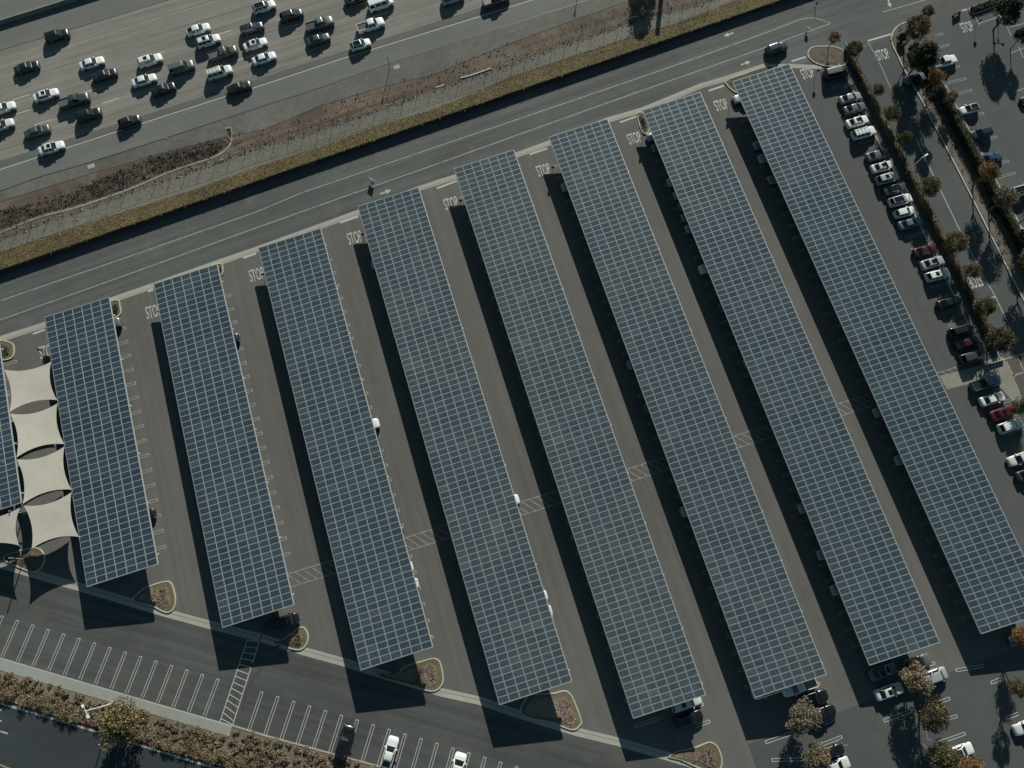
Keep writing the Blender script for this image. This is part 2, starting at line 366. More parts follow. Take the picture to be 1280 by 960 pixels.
# retaining wall
mb = MB(); wpts = [Vector((p.x, p.y, 0)) for p in wl]; addribbon(mb, wpts, .16, -.05, 0, PZ + .06)
tag(mb.build('retaining_wall', MT['wall_dark']), 'long low retaining wall below the dry grass strip along the frontage road', 'wall')
# drainage swale
swp = smooth_pts([(-120, 336), (0, 291), (45, 273), (95, 259.5), (150, 241), (180, 229), (205, 218), (232, 208), (258, 200), (276, 192), (287, 182), (290, 172)], 5)
band('swale_apron', [(-120, 334), (0, 289), (45, 271), (95, 257), (150, 239), (205, 216), (258, 198), (288, 184)], [(-120, 341), (0, 298), (57, 276), (100, 262), (165, 238), (222, 219), (277, 201), (300, 190)][0:8], .006, MT['swale'])
mb = MB(); addribbon(mb, [P(x, y, PZ) for x, y in swp], .36, PZ - .02, 0, .08); st(mb.build('swale_kerb', MT['swale_kerb']))
o = empty('storm_drain', P(285.5, 166, PZ), 0, 'concrete storm drain inlet with a dark opening at the end of the curved kerb', 'drain')
ip = o.location.copy()
mb = MB(); ring = [(281, 160), (289, 158.5), (291, 169), (289.5, 178), (284, 171)]; c0 = (286.5, 167)
pts = [P(x, y, PZ) - ip for x, y in ring]; cc = P(*c0, PZ) - ip
for i in range(5):
    a, b = pts[i], pts[(i + 1) % 5]; a2, b2 = a + (cc - a) * .28, b + (cc - b) * .28; u = Vector((0, 0, .14))
    mb.face([a + u, a2 + u, b2 + u, b + u]); mb.face([a, a + u, b + u, b]); mb.face([a2 + u, a2 - u * 0, b2 - u * 0, b2 + u])
mb.build('rim', MT['concrete_dk'], o)
mb = MB(); mb.face([p + (cc - p) * .28 + Vector((0, 0, .02)) for p in pts][::-1]); mb.build('opening', MT['plastic'], o)
# flat utility cover on the shoulder
mb = MB(); c = P(114, 208, PZ); mb.box(-.62, .62, -.45, .45, 0, .05); mb.box(-.45, .45, -.3, .3, .05, .065)
o = mb.build('utility_cover', MT['concrete']); o.location = c; o.rotation_euler.z = FWY_A
tag(o, 'pale square utility cover in the dirt beside the freeway shoulder, left', 'cover', 'utility covers')
o2 = o.copy(); C.objects.link(o2); o2.location = P(496, 84, PZ); o2['label'] = 'pale square utility cover on the shoulder right of the thin sign post'
# dark scrubby drainage ditch
ditch = [(-120, 300), (-20, 268), (40, 254), (80, 244), (110, 232), (160, 208), (200, 194), (240, 182), (281, 172), (285, 180), (262, 196), (205, 214), (150, 237), (95, 255), (45, 268), (0, 287), (-120, 330)]
mb = MB(); addpoly(mb, [P(x, y, PZ) for x, y in ditch], PZ + .003); st(mb.build('ditch_soil', MT['dirt_dark']))
def in_band(top, bot, x0, x1, rng):
    x = rng.uniform(x0, x1)
    def yy(pts):
        for (a, b), (c_, d) in zip(pts, pts[1:]):
            if a <= x <= c_: return b + (d - b) * (x - a) / (c_ - a)
        return pts[-1][1]
    a, b = yy(top), yy(bot); return x, a + (b - a) * rng.random()
rng = random.Random(3)
mb = MB()
n = 0
while n < 1500:
    x = rng.uniform(-20, 290); y = rng.uniform(168, 300)
    if not inside((x, y), ditch): continue
    n += 1; p = P(x, y, PZ); s = rng.uniform(.06, .2)
    if rng.random() < .35: s *= .5
    for k in range(3): leafquad(mb, p + Vector((rng.gauss(0, .25), rng.gauss(0, .25), rng.uniform(0, .16))), s, rng)
tag(mb.build('dry_scrub', MT['shrub_dark']), 'dark dead scrub covering the drainage ditch beside the freeway', 'scrub', None, 'stuff')
# dry grass on the verge
mb = MB()
for n in range(22000):
    x, y = in_band(GT, WL, -20, 1010, rng); y += rng.gauss(0, 1.0)
    p = P(x, y, PZ); 
    a = rng.random() * 6.28; s = rng.uniform(.07, .19); h = rng.uniform(.03, .13)
    d = Vector((math.cos(a), math.sin(a), 0)) * s; lean = Vector((rng.gauss(0, .16), rng.gauss(0, .16), h))
    mb.face([p - d * .5, p + d * .5, p + lean + d * .2]); 
tag(mb.build('dry_grass', MT['grass_blade']), 'yellow brown dry grass along the top of the retaining wall', 'grass', None, 'stuff')
# rubble and litter along the fence, loose tufts in the dirt
mb = MB()
def rock(mb, p, s, rng):
    o = len(mb.v)
    for dx, dy, dz in ((1, 0, 0), (0, 1, 0), (-1, 0, 0), (0, -1, 0), (0, 0, .8)): mb.v.append((p.x + dx * s * rng.uniform(.6, 1.3), p.y + dy * s * rng.uniform(.5, 1.1), p.z + dz * s))
    for a, b in ((0, 1), (1, 2), (2, 3), (3, 0)): mb.f.append((o + a, o + b, o + 4)); mb.mi.append(0)
for n in range(420):
    x = rng.uniform(0, 900); x, y = in_band(FL, line_at(FL, 3), x, x + 1, rng); y += rng.gauss(-1, 2.2)
    rock(mb, P(x, y, PZ), abs(rng.gauss(0, .09)) + .04, rng)
for n in range(160):
    x, y = in_band(FE, FL, 0, 900, rng); rock(mb, P(x, y, PZ), abs(rng.gauss(0, .07)) + .04, rng)
for x, y, s in ((623, 63, .28), (631, 68, .3), (559, 85, .25), (545, 109, .3), (276, 201, .3), (277.5, 200, .3), (222, 221, .3), (191, 231, .25), (225, 221.5, .3), (97, 275, .25), (315, 187, .25), (775, 30, .3), (838, 6, .28), (652, 44, .25), (149, 270, .22)): rock(mb, P(x, y, PZ), s, rng)
tag(mb.build('rubble', MT['concrete_lt']), 'pale rubble and litter scattered along the fence line', 'rubble', None, 'stuff')
mb = MB()
for n in range(800):
    x, y = in_band(line_at(FE, 24), FL, 0, 900, rng); p = P(x, y, PZ); s = rng.uniform(.06, .2)
    for k in range(2): leafquad(mb, p + Vector((rng.gauss(0, .2), rng.gauss(0, .2), rng.uniform(0, .12))), s, rng)
for n in range(1500):
    t = rng.random(); x = 0 + 900 * t; x, y = in_band(FL, line_at(FL, 2), x, x + 1, rng); p = P(x, y + rng.gauss(0, .8), PZ)
    leafquad(mb, p + Vector((0, 0, rng.uniform(0, .2))), rng.uniform(.06, .16), rng)
tag(mb.build('dead_weeds', MT['shrub_dark']), 'sparse dead weeds on the brown dirt between freeway and fence', 'weeds', None, 'stuff')
ribbon('broken_kerb_piece', [(576, 97.5), (590, 94), (612, 86), (614, 87)], .3, PZ, MT['concrete_lt'], .12)
ribbon('broken_kerb_piece', [(544, 110), (556, 106)], .25, PZ, MT['concrete_lt'], .10)
# chain-link fence
fo = empty('chain_link_fence', P(450, 146, PZ), 0, 'long chain-link fence of thin posts between the dirt slope and the gravel path', 'fence')
org = fo.location.copy()
fpts = [P(x, y, PZ) for x, y in FL[1:-1]]
d = [0]
for a, b in zip(fpts, fpts[1:]): d.append(d[-1] + (b - a).length)
def along(s):
    for i in range(len(d) - 1):
        if d[i] <= s <= d[i + 1]: return fpts[i].lerp(fpts[i + 1], (s - d[i]) / (d[i + 1] - d[i]))
    return fpts[-1]
pm = MB(); pm.tube((0, 0, 0), (0, 0, 1.75), .035, n=6); pme = pm.mesh('post', MT['steel_dk'])
s = 0
while s < d[-1] and s < 240:
    q = along(s); po = bpy.data.objects.new('post', pme); C.objects.link(po); po.parent = fo; po.location = q - org; s += 2.9
mb = MB(); mw = MB()
for a, b in zip(fpts, fpts[1:]):
    mb.tube(a - org + Vector((0, 0, 1.72)), b - org + Vector((0, 0, 1.72)), .018, n=5)
    mw.face([a - org, b - org, b - org + Vector((0, 0, 1.7)), a - org + Vector((0, 0, 1.7))])
mb.build('top_rail', MT['steel_dk'], fo); mw.build('wire_mesh', MT['chain'], fo)
# ------------------------------------------------------------------ road markings
LN1 = [(-60, 396), (0, 376), (160, 321), (320, 265), (377, 241), (560, 178.5), (640, 151.5), (800, 97), (880, 69), (960, 40), (1000, 24.5), (1010, 22.5), (1019, 22.5), (1028, 25), (1038, 29)]
LN2 = [(-60, 420), (0, 400), (160, 343), (320, 285), (445, 240.5), (560, 200), (640, 171), (800, 114), (880, 86), (960, 58), (1000, 43), (1038, 29.5)]
ribbon('median_line', LN1, .20, .014, MT['tan_paint']); ribbon('median_line', LN2, .20, .014, MT['tan_paint'])
ribbon('median_line', [(1104, 15), (1166, -3)], .2, .014, MT['tan_paint'])
def arrow(cx, cy, ang):
    mb = MB(); c = P(cx, cy); M = Matrix.Translation((c.x, c.y, .014)) @ Matrix.Rotation(ang, 4, 'Z')
    addpoly(mb, [M @ Vector(q) for q in ((-1.1, -.14, 0), (.1, -.14, 0), (.1, -.5, 0), (1.15, 0, 0), (.1, .5, 0), (.1, .14, 0), (-1.1, .14, 0))])
    mb.v = [(x, y, .014) for x, y, z in mb.v]
    return st(mb.build('road_arrow', MT['white_paint']))
arrow(911, 43, math.pi + ROAD_A); arrow(932, 79, ROAD_A); arrow(482, 240, ROAD_A); arrow(1111.5, 4, -1.75)
def stop_text(cx, cy, rot=0, mat='worn_paint', txt='STOP'):
    cu = bpy.data.curves.new('t', 'FONT'); cu.body = txt; cu.size = 1; cu.align_x = 'CENTER'; cu.align_y = 'CENTER'; cu.offset = .012
    to = bpy.data.objects.new('t', cu); C.objects.link(to); bpy.context.view_layer.update()
    me = bpy.data.meshes.new_from_object(to.evaluated_get(bpy.context.evaluated_depsgraph_get()))
    C.objects.unlink(to); bpy.data.objects.remove(to)
    xs = [v.co.x for v in me.vertices]; ys = [v.co.y for v in me.vertices]
    w, h = max(xs) - min(xs), max(ys) - min(ys); mx, my = (max(xs) + min(xs)) / 2, (max(ys) + min(ys)) / 2
    for v in me.vertices: v.co = ((v.co.x - mx) * 2.65 / w, (v.co.y - my) * 2.45 / h, 0)
    me.materials.clear(); me.materials.append(MT[mat])
    o = bpy.data.objects.new('stop_lettering', me); C.objects.link(o); c = P(cx - 1.2, cy); o.location = (c.x, c.y, .014); o.rotation_euler.z = rot
    return st(o)
for x, y in ((60, 439), (193, 389), (322, 343), (444.5, 297), (565, 254), (680.5, 212.5), (794, 172.5), (902.5, 131), (1010.5, 91.5)): stop_text(x, y)
stop_text(1104.5, 68, 0, 'white_paint'); stop_text(1210, 33.5, 0); stop_text(1220, 352, math.pi, 'white_paint')
for a, b in (((41, 417.5), (56, 412)), ((185, 364.5), (191.5, 362)), ((304, 322.5), (320, 317)), ((425, 278.5), (448, 270.5)), ((546, 235.5), (571, 226)), ((662, 193), (684, 185.5)), ((775, 153), (797, 145)), ((886, 113.5), (905, 107)), ((989.5, 76.5), (1007.5, 71)), ((1085, 51), (1114, 42.5))):
    ribbon('stop_line', [a, b], .38, .014, MT['white_paint'])
ribbon('drive_centre_line', [(1085, 52), (1102, 84), (1117.5, 120)], .16, .014, MT['tan_paint'])
ribbon('drive_centre_line', [(1144, 172), (1170, 226), (1200, 288), (1224, 335), (1245, 372), (1258, 400)], .16, .014, MT['worn_paint'])
ribbon('drive_bar', [(1237, 372.5), (1244, 371)], .3, .014, MT['white_paint'])
def hairpin(mb, a, b, w=.42, t=.09, z=.012, open_end=True):
    """double stall line closed at end b"""
    a = Vector((a[0], a[1], 0)); b = Vector((b[0], b[1], 0)); dd = (b - a).normalized(); nn = Vector((-dd.y, dd.x, 0)) * w / 2
    addribbon(mb, [a + nn, b + nn], t, z); addribbon(mb, [a - nn, b - nn], t, z); addribbon(mb, [b + nn * 1.2, b - nn * 1.2], t * 1.3, z + .003)
mb = MB()
for k in range(-3, 14):
    hairpin(mb, P(2.5 + 19.45 * k, 821 + 5.72 * k), P(22 + 19.27 * k, 775.8 + 5.62 * k), .42)
st(mb.build('stall_lines', MT['white_paint']))
mb = MB()
for k in range(17): hairpin(mb, P(311 + 20.15 * k, 913 + 5.9 * k), P(327.5 + 19.9 * k, 865 + 5.85 * k), .42)
st(mb.build('stall_lines', MT['white_paint']))
# hatched walkway in the south row
mb = MB(); a0, a1 = P(310, 797), P(275, 902); b0, b1 = P(328, 790), P(291, 906)
addribbon(mb, [a0, a1], .14, .012); addribbon(mb, [b0, b1], .14, .012)
for k in range(14):
    t = (k + .5) / 14; addribbon(mb, [a0.lerp(a1, t), b0.lerp(b1, min(1, t + .07))], .13, .016)
st(mb.build('hatched_walkway', MT['white_paint']))
# hatched crossing through the aisles
mb = MB(); ya, yb = 13.6, 11.4
xA, xB = P(362, 733).x, P(1222, 470).x
def cw_y(x): return 12.55 if x < 88 else 12.9
x = xA
addribbon(mb, [Vector((xA, ya, 0)), Vector((xB, ya, 0))], .13, .012); addribbon(mb, [Vector((xA, yb, 0)), Vector((xB, yb, 0))], .13, .012)
while x < xB - 2:
    addribbon(mb, [Vector((x, ya, 0)), Vector((x + 1.9, yb, 0))], .13, .016); x += 1.35
st(mb.build('hatched_crossing', MT['tan_paint']))
# sealed cracks wandering over the roads and aisles, and slab joints of the freeway
rc = random.Random(21)
def crack(name, a, b, z, w, amp, plane=0.0):
    p, q = P(*a, plane), P(*b, plane); n = max(4, int((q - p).length / 1.5)); d_ = (q - p).normalized(); nn = Vector((-d_.y, d_.x, 0)); off = 0; pts = []
    for k in range(n + 1):
        off += rc.gauss(0, amp); off *= .9; pts.append(p.lerp(q, k / n) + nn * off)
    mb = MB(); addribbon(mb, pts, w, z); return st(mb.build(name, MT['crack']))
for a, b in (((0, 366), (300, 262)), ((330, 262), (620, 163)), ((650, 140), (940, 42)), ((120, 350), (420, 247)), ((420, 268), (640, 190)), ((700, 160), (900, 92)), ((1000, 10), (1075, 45))): crack('sealed_crack', a, b, .0125, .06, .05)
for x, y, dx, dy in ((210, 470, 60, 210), (360, 560, 40, 150), (520, 620, 70, 200), (655, 430, 60, 150), (790, 560, 60, 150), (905, 360, 70, 150), (1080, 470, 40, 100), (250, 560, 14, -30), (470, 480, 16, -40), (1120, 330, 60, 120), (935, 760, 60, 130), (1190, 700, 40, 90)): crack('sealed_crack', (x, y), (x + dx, y + dy), .0105, .05, .07)
for x, y, dx, dy in ((140, 770, 160, 50), (330, 830, 180, 50), (520, 900, 130, 34), (60, 745, 14, 40), (1080, 900, 50, 40), (1220, 140, 40, 90), (1200, 60, 40, 60)): crack('sealed_crack', (x, y), (x + dx, y + dy), .0115, .05, .06)
for y0 in (107.5, 128, 147.2, 168.2, 189): crack('slab_joint', (-60, y0 + 19), (700, y0 - .3188 * 700), PZ + .0135, .05, .004, PZ)
# tyre marks: long paired arcs of rubber in the south aisle
for cx, cy, rr_, t0, t1 in ((372, 885, 8.5, 1.3, 2.9),):
    c_ = P(cx, cy)
    for dr in (0, 1.5):
        mb = MB(); addribbon(mb, [c_ + Vector((math.cos(t0 + (t1 - t0) * k / 16) * (rr_ + dr), math.sin(t0 + (t1 - t0) * k / 16) * (rr_ + dr), 0)) for k in range(17)], .34, .0135 + dr * .001); st(mb.build('tyre_mark', MT['tyre_mark']))
# ------------------------------------------------------------------ solar carports
XL = [-61.047, -41.885, -22.725, -3.576, 15.610, 34.833, 54.114, 73.427]
YT = [68.33, 69.16, 70.78, 73.80, 76.36, 77.78, 78.35, 79.49]
YB = [20.79, 8.32, -4.26, -15.53, -23.60, -26.50, -27.55, -28.61]
XL.insert(0, XL[0] - 19.16); YT.insert(0, 67.6); YB.insert(0, P(27, 628, 4.22).y)
Wc = 11.7; ZL, ZR = 3.118, 4.228
TILT = math.atan2(ZR - ZL, Wc); PW = Wc / math.cos(TILT) / 7
def panel_geo(mb, w, h, ox=0, oy=0):
    rim = .038; z1, z0 = .0, -.045; gx, gy = .03, .012
    x0, x1, y0, y1 = ox - w / 2 + gx, ox + w / 2 - gx, oy - h / 2 + gy, oy + h / 2 - gy
    a = [(x0, y0), (x1, y0), (x1, y1), (x0, y1)]; b = [(x0 + rim, y0 + rim), (x1 - rim, y0 + rim), (x1 - rim, y1 - rim), (x0 + rim, y1 - rim)]
    o = len(mb.v); mb.v += [(x, y, z1) for x, y in a] + [(x, y, z1) for x, y in b] + [(x, y, z0) for x, y in a]
    for i in range(4):
        j = (i + 1) % 4
        mb.f.append((o + i, o + j, o + 4 + j, o + 4 + i)); mb.mi.append(1)
        mb.f.append((o + 8 + i, o + 8 + j, o + j, o + i)); mb.mi.append(1)
    mb.f.append((o + 8, o + 11, o + 10, o + 9)); mb.mi.append(1)
    mb.face([(x, y, z1 - .004) for x, y in b], 0)
def carport(i, label):
    xl, yt, yb = XL[i], YT[i], YB[i]
    root = empty('solar_carport', (xl + Wc / 2, (yt + yb) / 2, 0), 0, label, 'solar carport', 'solar carports in parallel rows')
    Ln = yt - yb; N = round(Ln / 1.008); ph = Ln / N; zc = (ZL + ZR) / 2
    tilt = (0, -TILT, 0)
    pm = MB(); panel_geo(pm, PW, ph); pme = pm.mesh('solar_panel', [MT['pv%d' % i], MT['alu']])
    rest = MB()
    for r in range(N):
        for c in range(7):
            u = (c - 3) * PW; y = -Ln / 2 + (r + .5) * ph
            if r < 14:
                o = bpy.data.objects.new('solar_panel', pme); C.objects.link(o); o.parent = root
                o.rotation_euler = tilt; o.location = (u * math.cos(TILT), y, zc + u * math.sin(TILT))
            else: panel_geo(rest, PW, ph, u, y)
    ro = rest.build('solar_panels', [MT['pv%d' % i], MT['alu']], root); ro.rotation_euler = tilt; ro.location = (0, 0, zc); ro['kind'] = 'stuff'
    # purlins just under the joints
    mb = MB(); hw = PW * 3.5
    for c in range(8):
        u = (c - 3.5) * PW; mb.box(u - .06, u + .06, -Ln / 2 - .02, Ln / 2 + .02, -.20, -.05)
    for r in range(N + 1):
        y = -Ln / 2 + r * ph; mb.box(-hw, hw, y - .035, y + .035, -.11, -.055)
    o = mb.build('purlins', MT['steel'], root); o.rotation_euler = tilt; o.location = (0, 0, zc)
    for sy in (-1, 1):
        mb = MB(); y = sy * (Ln / 2 + .055); mb.box(-hw - .03, hw + .03, y - .03, y + .03, -.22, .01)
        o = mb.build('end_fascia', MT['alu'], root); o.rotation_euler = tilt; o.location = (0, 0, zc)
    nb = max(3, round(Ln / 8.3)); bm_ = MB(); bm_.box(-hw + .2, hw + .22, -.12, .12, -.62, -.21); bme = bm_.mesh('beam', MT['steel'])
    pm2 = MB(); pm2.box(-.2, .2, -.15, .15, 0, zc - .45); pm2.box(-.4, .4, -.4, .4, 0, .75); pme2 = pm2.mesh('post', [MT['concrete_dk']])
    for k in range(nb):
        y = -Ln / 2 + 1.6 + (Ln - 5.0) * k / (nb - 1)
        o = bpy.data.objects.new('beam', bme); C.objects.link(o); o.parent = root; o.rotation_euler = tilt; o.location = (0, y, zc)
        o = bpy.data.objects.new('post', pme2); C.objects.link(o); o.parent = root; o.location = (0, y, 0)
    return root
CL = ['carport cut off by the left edge of the photo, left of the cream shade sails',
 'shortest complete solar carport, right beside the cream shade sails',
 'second complete solar carport from the left, black van parked at its foot',
 'third complete solar carport from the left, white car nose showing on its right side',
 'fourth complete solar carport from the left, ending beside a kerbed island of red rock',
 'fifth complete solar carport from the left, a black sedan at its foot',
 'sixth complete solar carport from the left, a white pickup at its foot',
 'solar carport second from the right, a blue grey sedan at its foot',
 'longest rightmost solar carport beside the hedge row of parked cars']
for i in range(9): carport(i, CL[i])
# stall lines under and beside each carport
for i in range(9):
    mb = MB(); xc = XL[i] + Wc / 2; y = YT[i] - 4.4
    y0 = YT[i] - 4.4; k = 0
    while y0 - 2.667 * k > YB[i] + 1.2:
        yy = y0 - 2.667 * k; k += 1
        if abs(yy - 12.5) < 2: continue
        hairpin(mb, (xc + .4, yy), (xc + 6.0, yy), .42, .075); hairpin(mb, (xc - .4, yy), (xc - 6.0, yy), .42, .075)
    st(mb.build('stall_lines', MT['worn_paint']))
# bottom row stall lines of the three right-hand rows
mb = MB()
def hpx(a, b): hairpin(mb, P(*a), P(*b), .42, .11)
for a, b in (((1012, 937), (1052, 921)), ((1003, 956 - 7), (965, 950)), ((1000, 913), (957, 928)), ((1030, 905), (1043, 898)), ((1022, 880), (1034, 875.5)), ((1150, 834), (1168, 829)), ((1138, 889), (1105, 901)), ((1165, 881), (1187, 873)), ((1180, 900), (1196, 895)), ((1174, 928), (1206, 917)), ((1250, 849), (1239, 853.5)), ((1273, 892), (1258, 898)), ((868, 883), (879, 880)), ((870, 908), (887, 901.5)), ((826, 897), (793, 908.5)), ((1230, 842 - 10), (1195, 838)), ((1000, 870), (1024, 854))): hpx(a, b)
st(mb.build('stall_lines', MT['white_paint']))
mb = MB()
for pts in ([(828, 897), (832, 886), (845, 891), (840, 904), (828, 897)], [(840, 904), (844, 916), (851, 937)], [(1045, 926), (1054, 932), (1060, 931)], [(1157, 910), (1160, 924), (1174, 930), (1160, 936), (1153, 930)]):
    addribbon(mb, [P(*q) for q in pts], .16, .018)
st(mb.build('planter_kerb_lines', MT['concrete_dk']))
# ------------------------------------------------------------------ kerbed planting islands
def island(pts, fill, label, rocks=3, inner=None, h=.15, w=.22):
    pts = smooth_pts(list(pts) + [pts[0]], 3)[:-1]; pts = [P(x, y) for x, y in pts]; c = sum(pts, Vector()) / len(pts)
    root = empty('planting_island', c, 0, label, 'planting island', 'kerbed planting islands')
    loc = [p - c for p in pts]
    def inset(f): return [q - q.normalized() * min(f, q.length * .8) for q in loc]
    a, b = loc, inset(w); mb = MB(); n = len(a); u = Vector((0, 0, h))
    for i in range(n):
        j = (i + 1) % n
        mb.face([a[i] + u, b[i] + u, b[j] + u, a[j] + u]); mb.face([a[i], a[i] + u, a[j] + u, a[j]])
        mb.face([b[i] + u, b[i], b[j], b[j] + u])
    mb.build('kerb', MT['concrete_lt'], root)
    mb = MB(); addpoly(mb, b, h - .05); mb.build('border_planting', MT['olive' if rocks or fill == 'rockbed' else 'mulch'], root)
    i2 = inset(1.0); mb = MB(); addpoly(mb, i2, h - .02); mb.build('bed', MT[fill], root)
    rg = random.Random(len(label)); mb = MB()
    for k in range(26):
        q = i2[rg.randrange(n)] * rg.uniform(0, .95); rock(mb, q + Vector((0, 0, h)), rg.uniform(.05, .14), rg)
    mb.build('rocks', MT['rockbed'], root)['kind'] = 'stuff'
    mb = MB()
    for k in range(rocks * 60):
        q = i2[rg.randrange(n)] * rg.uniform(.2, 1); q = i2[(k * 7) % n] * .7 if rocks and k % 2 else q
        leafquad(mb, q + Vector((rg.gauss(0, .22), rg.gauss(0, .22), h + rg.uniform(0, .4))), .11, rg)
    if rocks: mb.build('ground_cover', MT['shrub_dark'], root)['kind'] = 'stuff'
    return root
island([(498, 841), (505, 833), (518, 828.5), (532, 824.5), (542, 822.3), (548.5, 824.5), (552, 831), (554.5, 844), (554, 854), (548, 862), (540, 864.5), (528, 862), (505, 855), (470, 843.5)], 'rockbed', 'kerbed triangular island of red rock at the foot of the fourth complete carport')
island([(660, 868), (690, 866), (700, 863.5), (708, 863), (715, 869), (722, 885), (727, 900), (726.5, 906), (720, 912), (712, 912), (690, 904), (650, 892)], 'rockbed', 'kerbed island of red rock with small boulders at the foot of the fifth complete carport')
island([(180, 735), (195, 729), (207, 726), (214, 727.5), (218, 736), (220.5, 750), (218, 761), (211, 766), (203, 764.5), (188, 757), (165, 750)], 'rockbed', 'kerbed red rock island right of the foot of the shortest complete carport')
island([(352, 800), (366, 790), (374, 784), (380, 783.5), (385, 790), (386, 799), (383, 807), (376, 812.5), (366, 812), (352, 807), (340, 803)], 'rockbed', 'small kerbed red rock island beside the black van')
island([(845, 939), (866, 934.5), (884, 927.5), (891, 928), (897.5, 933), (902, 944), (903, 953), (900, 962), (890, 966), (870, 959), (850, 950), (835, 946)], 'rockbed', 'kerbed triangular island with pink gravel at the bottom edge beside the gutter')
island([(20, 690), (30, 686), (45, 684), (53, 688), (57, 697), (55, 706), (48, 714), (38, 715), (20, 708), (5, 700), (8, 693)], 'rockbed', 'kerbed island in shade below the cream shade sails')
island([(-12, 428), (0, 425), (10, 426.5), (17, 430), (19, 438), (17, 446), (10, 450), (0, 451), (-12, 452)], 'mulch', 'small kerbed island at the left edge above the top sail', 3)
island([(135, 378), (143, 374.5), (149, 375.5), (151, 382), (152, 391), (148, 396), (143, 398), (136, 396)], 'mulch', 'small kerbed island at the head of the shortest complete carport', 3)
island([(264, 331.5), (272, 329), (278, 330), (279.5, 336), (279, 342), (275, 345), (268, 345)], 'mulch', 'small kerbed island at the head of the second complete carport', 3)
island([(795, 142), (800, 140), (808, 145), (812, 160), (808, 168), (801, 163)], 'mulch', 'small kerbed island at the head of the carport second from the right', 3)
island([(905, 103), (912, 99), (928, 93), (958, 84), (968, 86), (940, 100), (935, 118), (922, 117), (913, 112)], 'mulch', 'dark planted island at the head of the rightmost carport', 3)
island([(1009, 66), (1013, 60), (1022, 58), (1040, 58), (1054, 63), (1060, 72), (1056, 82), (1040, 84), (1030, 83), (1018, 79), (1010, 72)], 'mulch', 'rounded brown island under the small orange tree by the road', 0)
# ------------------------------------------------------------------ hedges and walks on the east side
def hedge(x0, x1, y0, y1, h, mat, label, dens=26, seed=1, name='hedge', z0=0, leaf=.14, core='olive'):
    rg = random.Random(seed); cx, cy = (x0 + x1) / 2, (y0 + y1) / 2
    root = empty(name, (cx, cy, z0), 0, label, 'hedge')
    mb = MB(); hx, hy = (x1 - x0) / 2, (y1 - y0) / 2; n = max(2, int((y1 - y0) / 1.2)); ring = []
    for k in range(n + 1):
        y = -hy + 2 * hy * k / n; j = rg.uniform(-.1, .06); t = rg.uniform(-.12, .05)
        ring.append([Vector((-hx - j * .6 + .08, y, 0)), Vector((-hx - j + .1, y, h * .85 + t)), Vector((0, y, h - .05 + t)), Vector((hx + j - .1, y, h * .85 + t)), Vector((hx - .08, y, 0))])
    for a, b in zip(ring, ring[1:]):
        for q in range(4): mb.face([a[q], b[q], b[q + 1], a[q + 1]])
    mb.face(ring[0][::-1]); mb.face(ring[-1]); mb.build('inner_twigs', mat, root)
    mb = MB(); area = (y1 - y0) * (2 * h + 2 * hx)
    for k in range(int(area * dens)):
        y = rg.uniform(-hy, hy); s = rg.random() * (2 * h + 2 * hx)
        if s < h: p = Vector((-hx, y, s))
        elif s < h + 2 * hx: p = Vector((-hx + s - h, y, h))
        else: p = Vector((hx, y, s - h - 2 * hx))
        leafquad(mb, p + Vector((rg.gauss(0, .07), 0, rg.gauss(0, .08))), rg.uniform(.6, 1.2) * leaf, rg)
    mb.build('leaves', mat, root)
    return root
hedge(99.9, 100.8, 14.6, 82.0, 1.4, MT['bush_red'], 'long rusty brown hedge between the east row of parked cars and the tree-lined drive', 20, 2)
ribbon('drive_kerb', [(1056, 53), (1067, 74), (1104, 151), (1147, 236), (1190, 325), (1250, 449)], .16, 0, MT['concrete'], .15)
ribbon('stall_end_kerb', [(1044, 72), (1061, 103), (1099, 181), (1137, 256), (1180, 345), (1228, 441)], .30, 0, MT['concrete'], .12)
# second planter east of the drive
kb = smooth_pts([(1150, 29), (1140, 27), (1127, 30), (1118, 37), (1114, 47), (1116, 58), (1121, 68), (1128, 83), (1137, 100), (1151, 124)], 4) + [(1175, 170), (1211, 240), (1240, 298), (1270, 357), (1310, 436)]
mb = MB(); bedp = [P(x, y) for x, y in kb] + [P(x, y) for x, y in ((1345, 420), (1300, 330), (1242, 212), (1184, 105), (1170, 60), (1168, 33))]
addpoly(mb, bedp, .10); st(mb.build('east_planter_bed', MT['mulch']))
ribbon('east_planter_kerb', kb, .26, 0, MT['concrete_lt'], .16)
ribbon('brown_walkway', [(1141, 100), (1156, 125), (1180, 170), (1216, 240), (1246, 298), (1276, 357), (1316, 436)], .9, .12, MT['walk_brown'], 0, 0)
hedge(113.6, 115.0, 26, 73.5, 1.95, MT['bush_dark'], 'dark clipped hedge between the brown walkway and the east parking row', 20, 3)
x_w = 115.9
mb = MB(); mb.box(115.05, 116.3, 20, 76, 0, .35); st(mb.build('east_planter_edge', MT['walk_brown']))
mb = MB(); mb.box(116.3, 116.75, 20, 74, 0, .16); st(mb.build('east_lot_kerb', MT['concrete_lt']))
# east row stall tips
mb = MB()
for x, y in ((1178, 42), (1185.5, 56), (1199.5, 83), (1207, 98), (1214.5, 112.5), (1229.5, 141.5), (1245.5, 171), (1261, 201), (1269, 216)):
    b = P(x, y); hairpin(mb, (b.x - 5.2, b.y - .0), (b.x, b.y), .42, .07)
for a, b in (((1222, 30), (1246, 22)), ((1256, 27), (1264, 45)), ((1262, 34), (1285, 28)), ((1264, 66), (1280, 60)), ((1273, 58), (1279, 72)), ((1267, 115), (1285, 109)), ((1219, 20), (1224, 31))): addribbon(mb, [P(*a), P(*b)], .12, .012)
for k in range(32):
    yy = 82.5 - 2.667 * k
    if 10 < yy < 16: continue
    hairpin(mb, (99.2, yy), (94.3, yy), .42, .06)
st(mb.build('stall_lines', MT['worn_paint']))
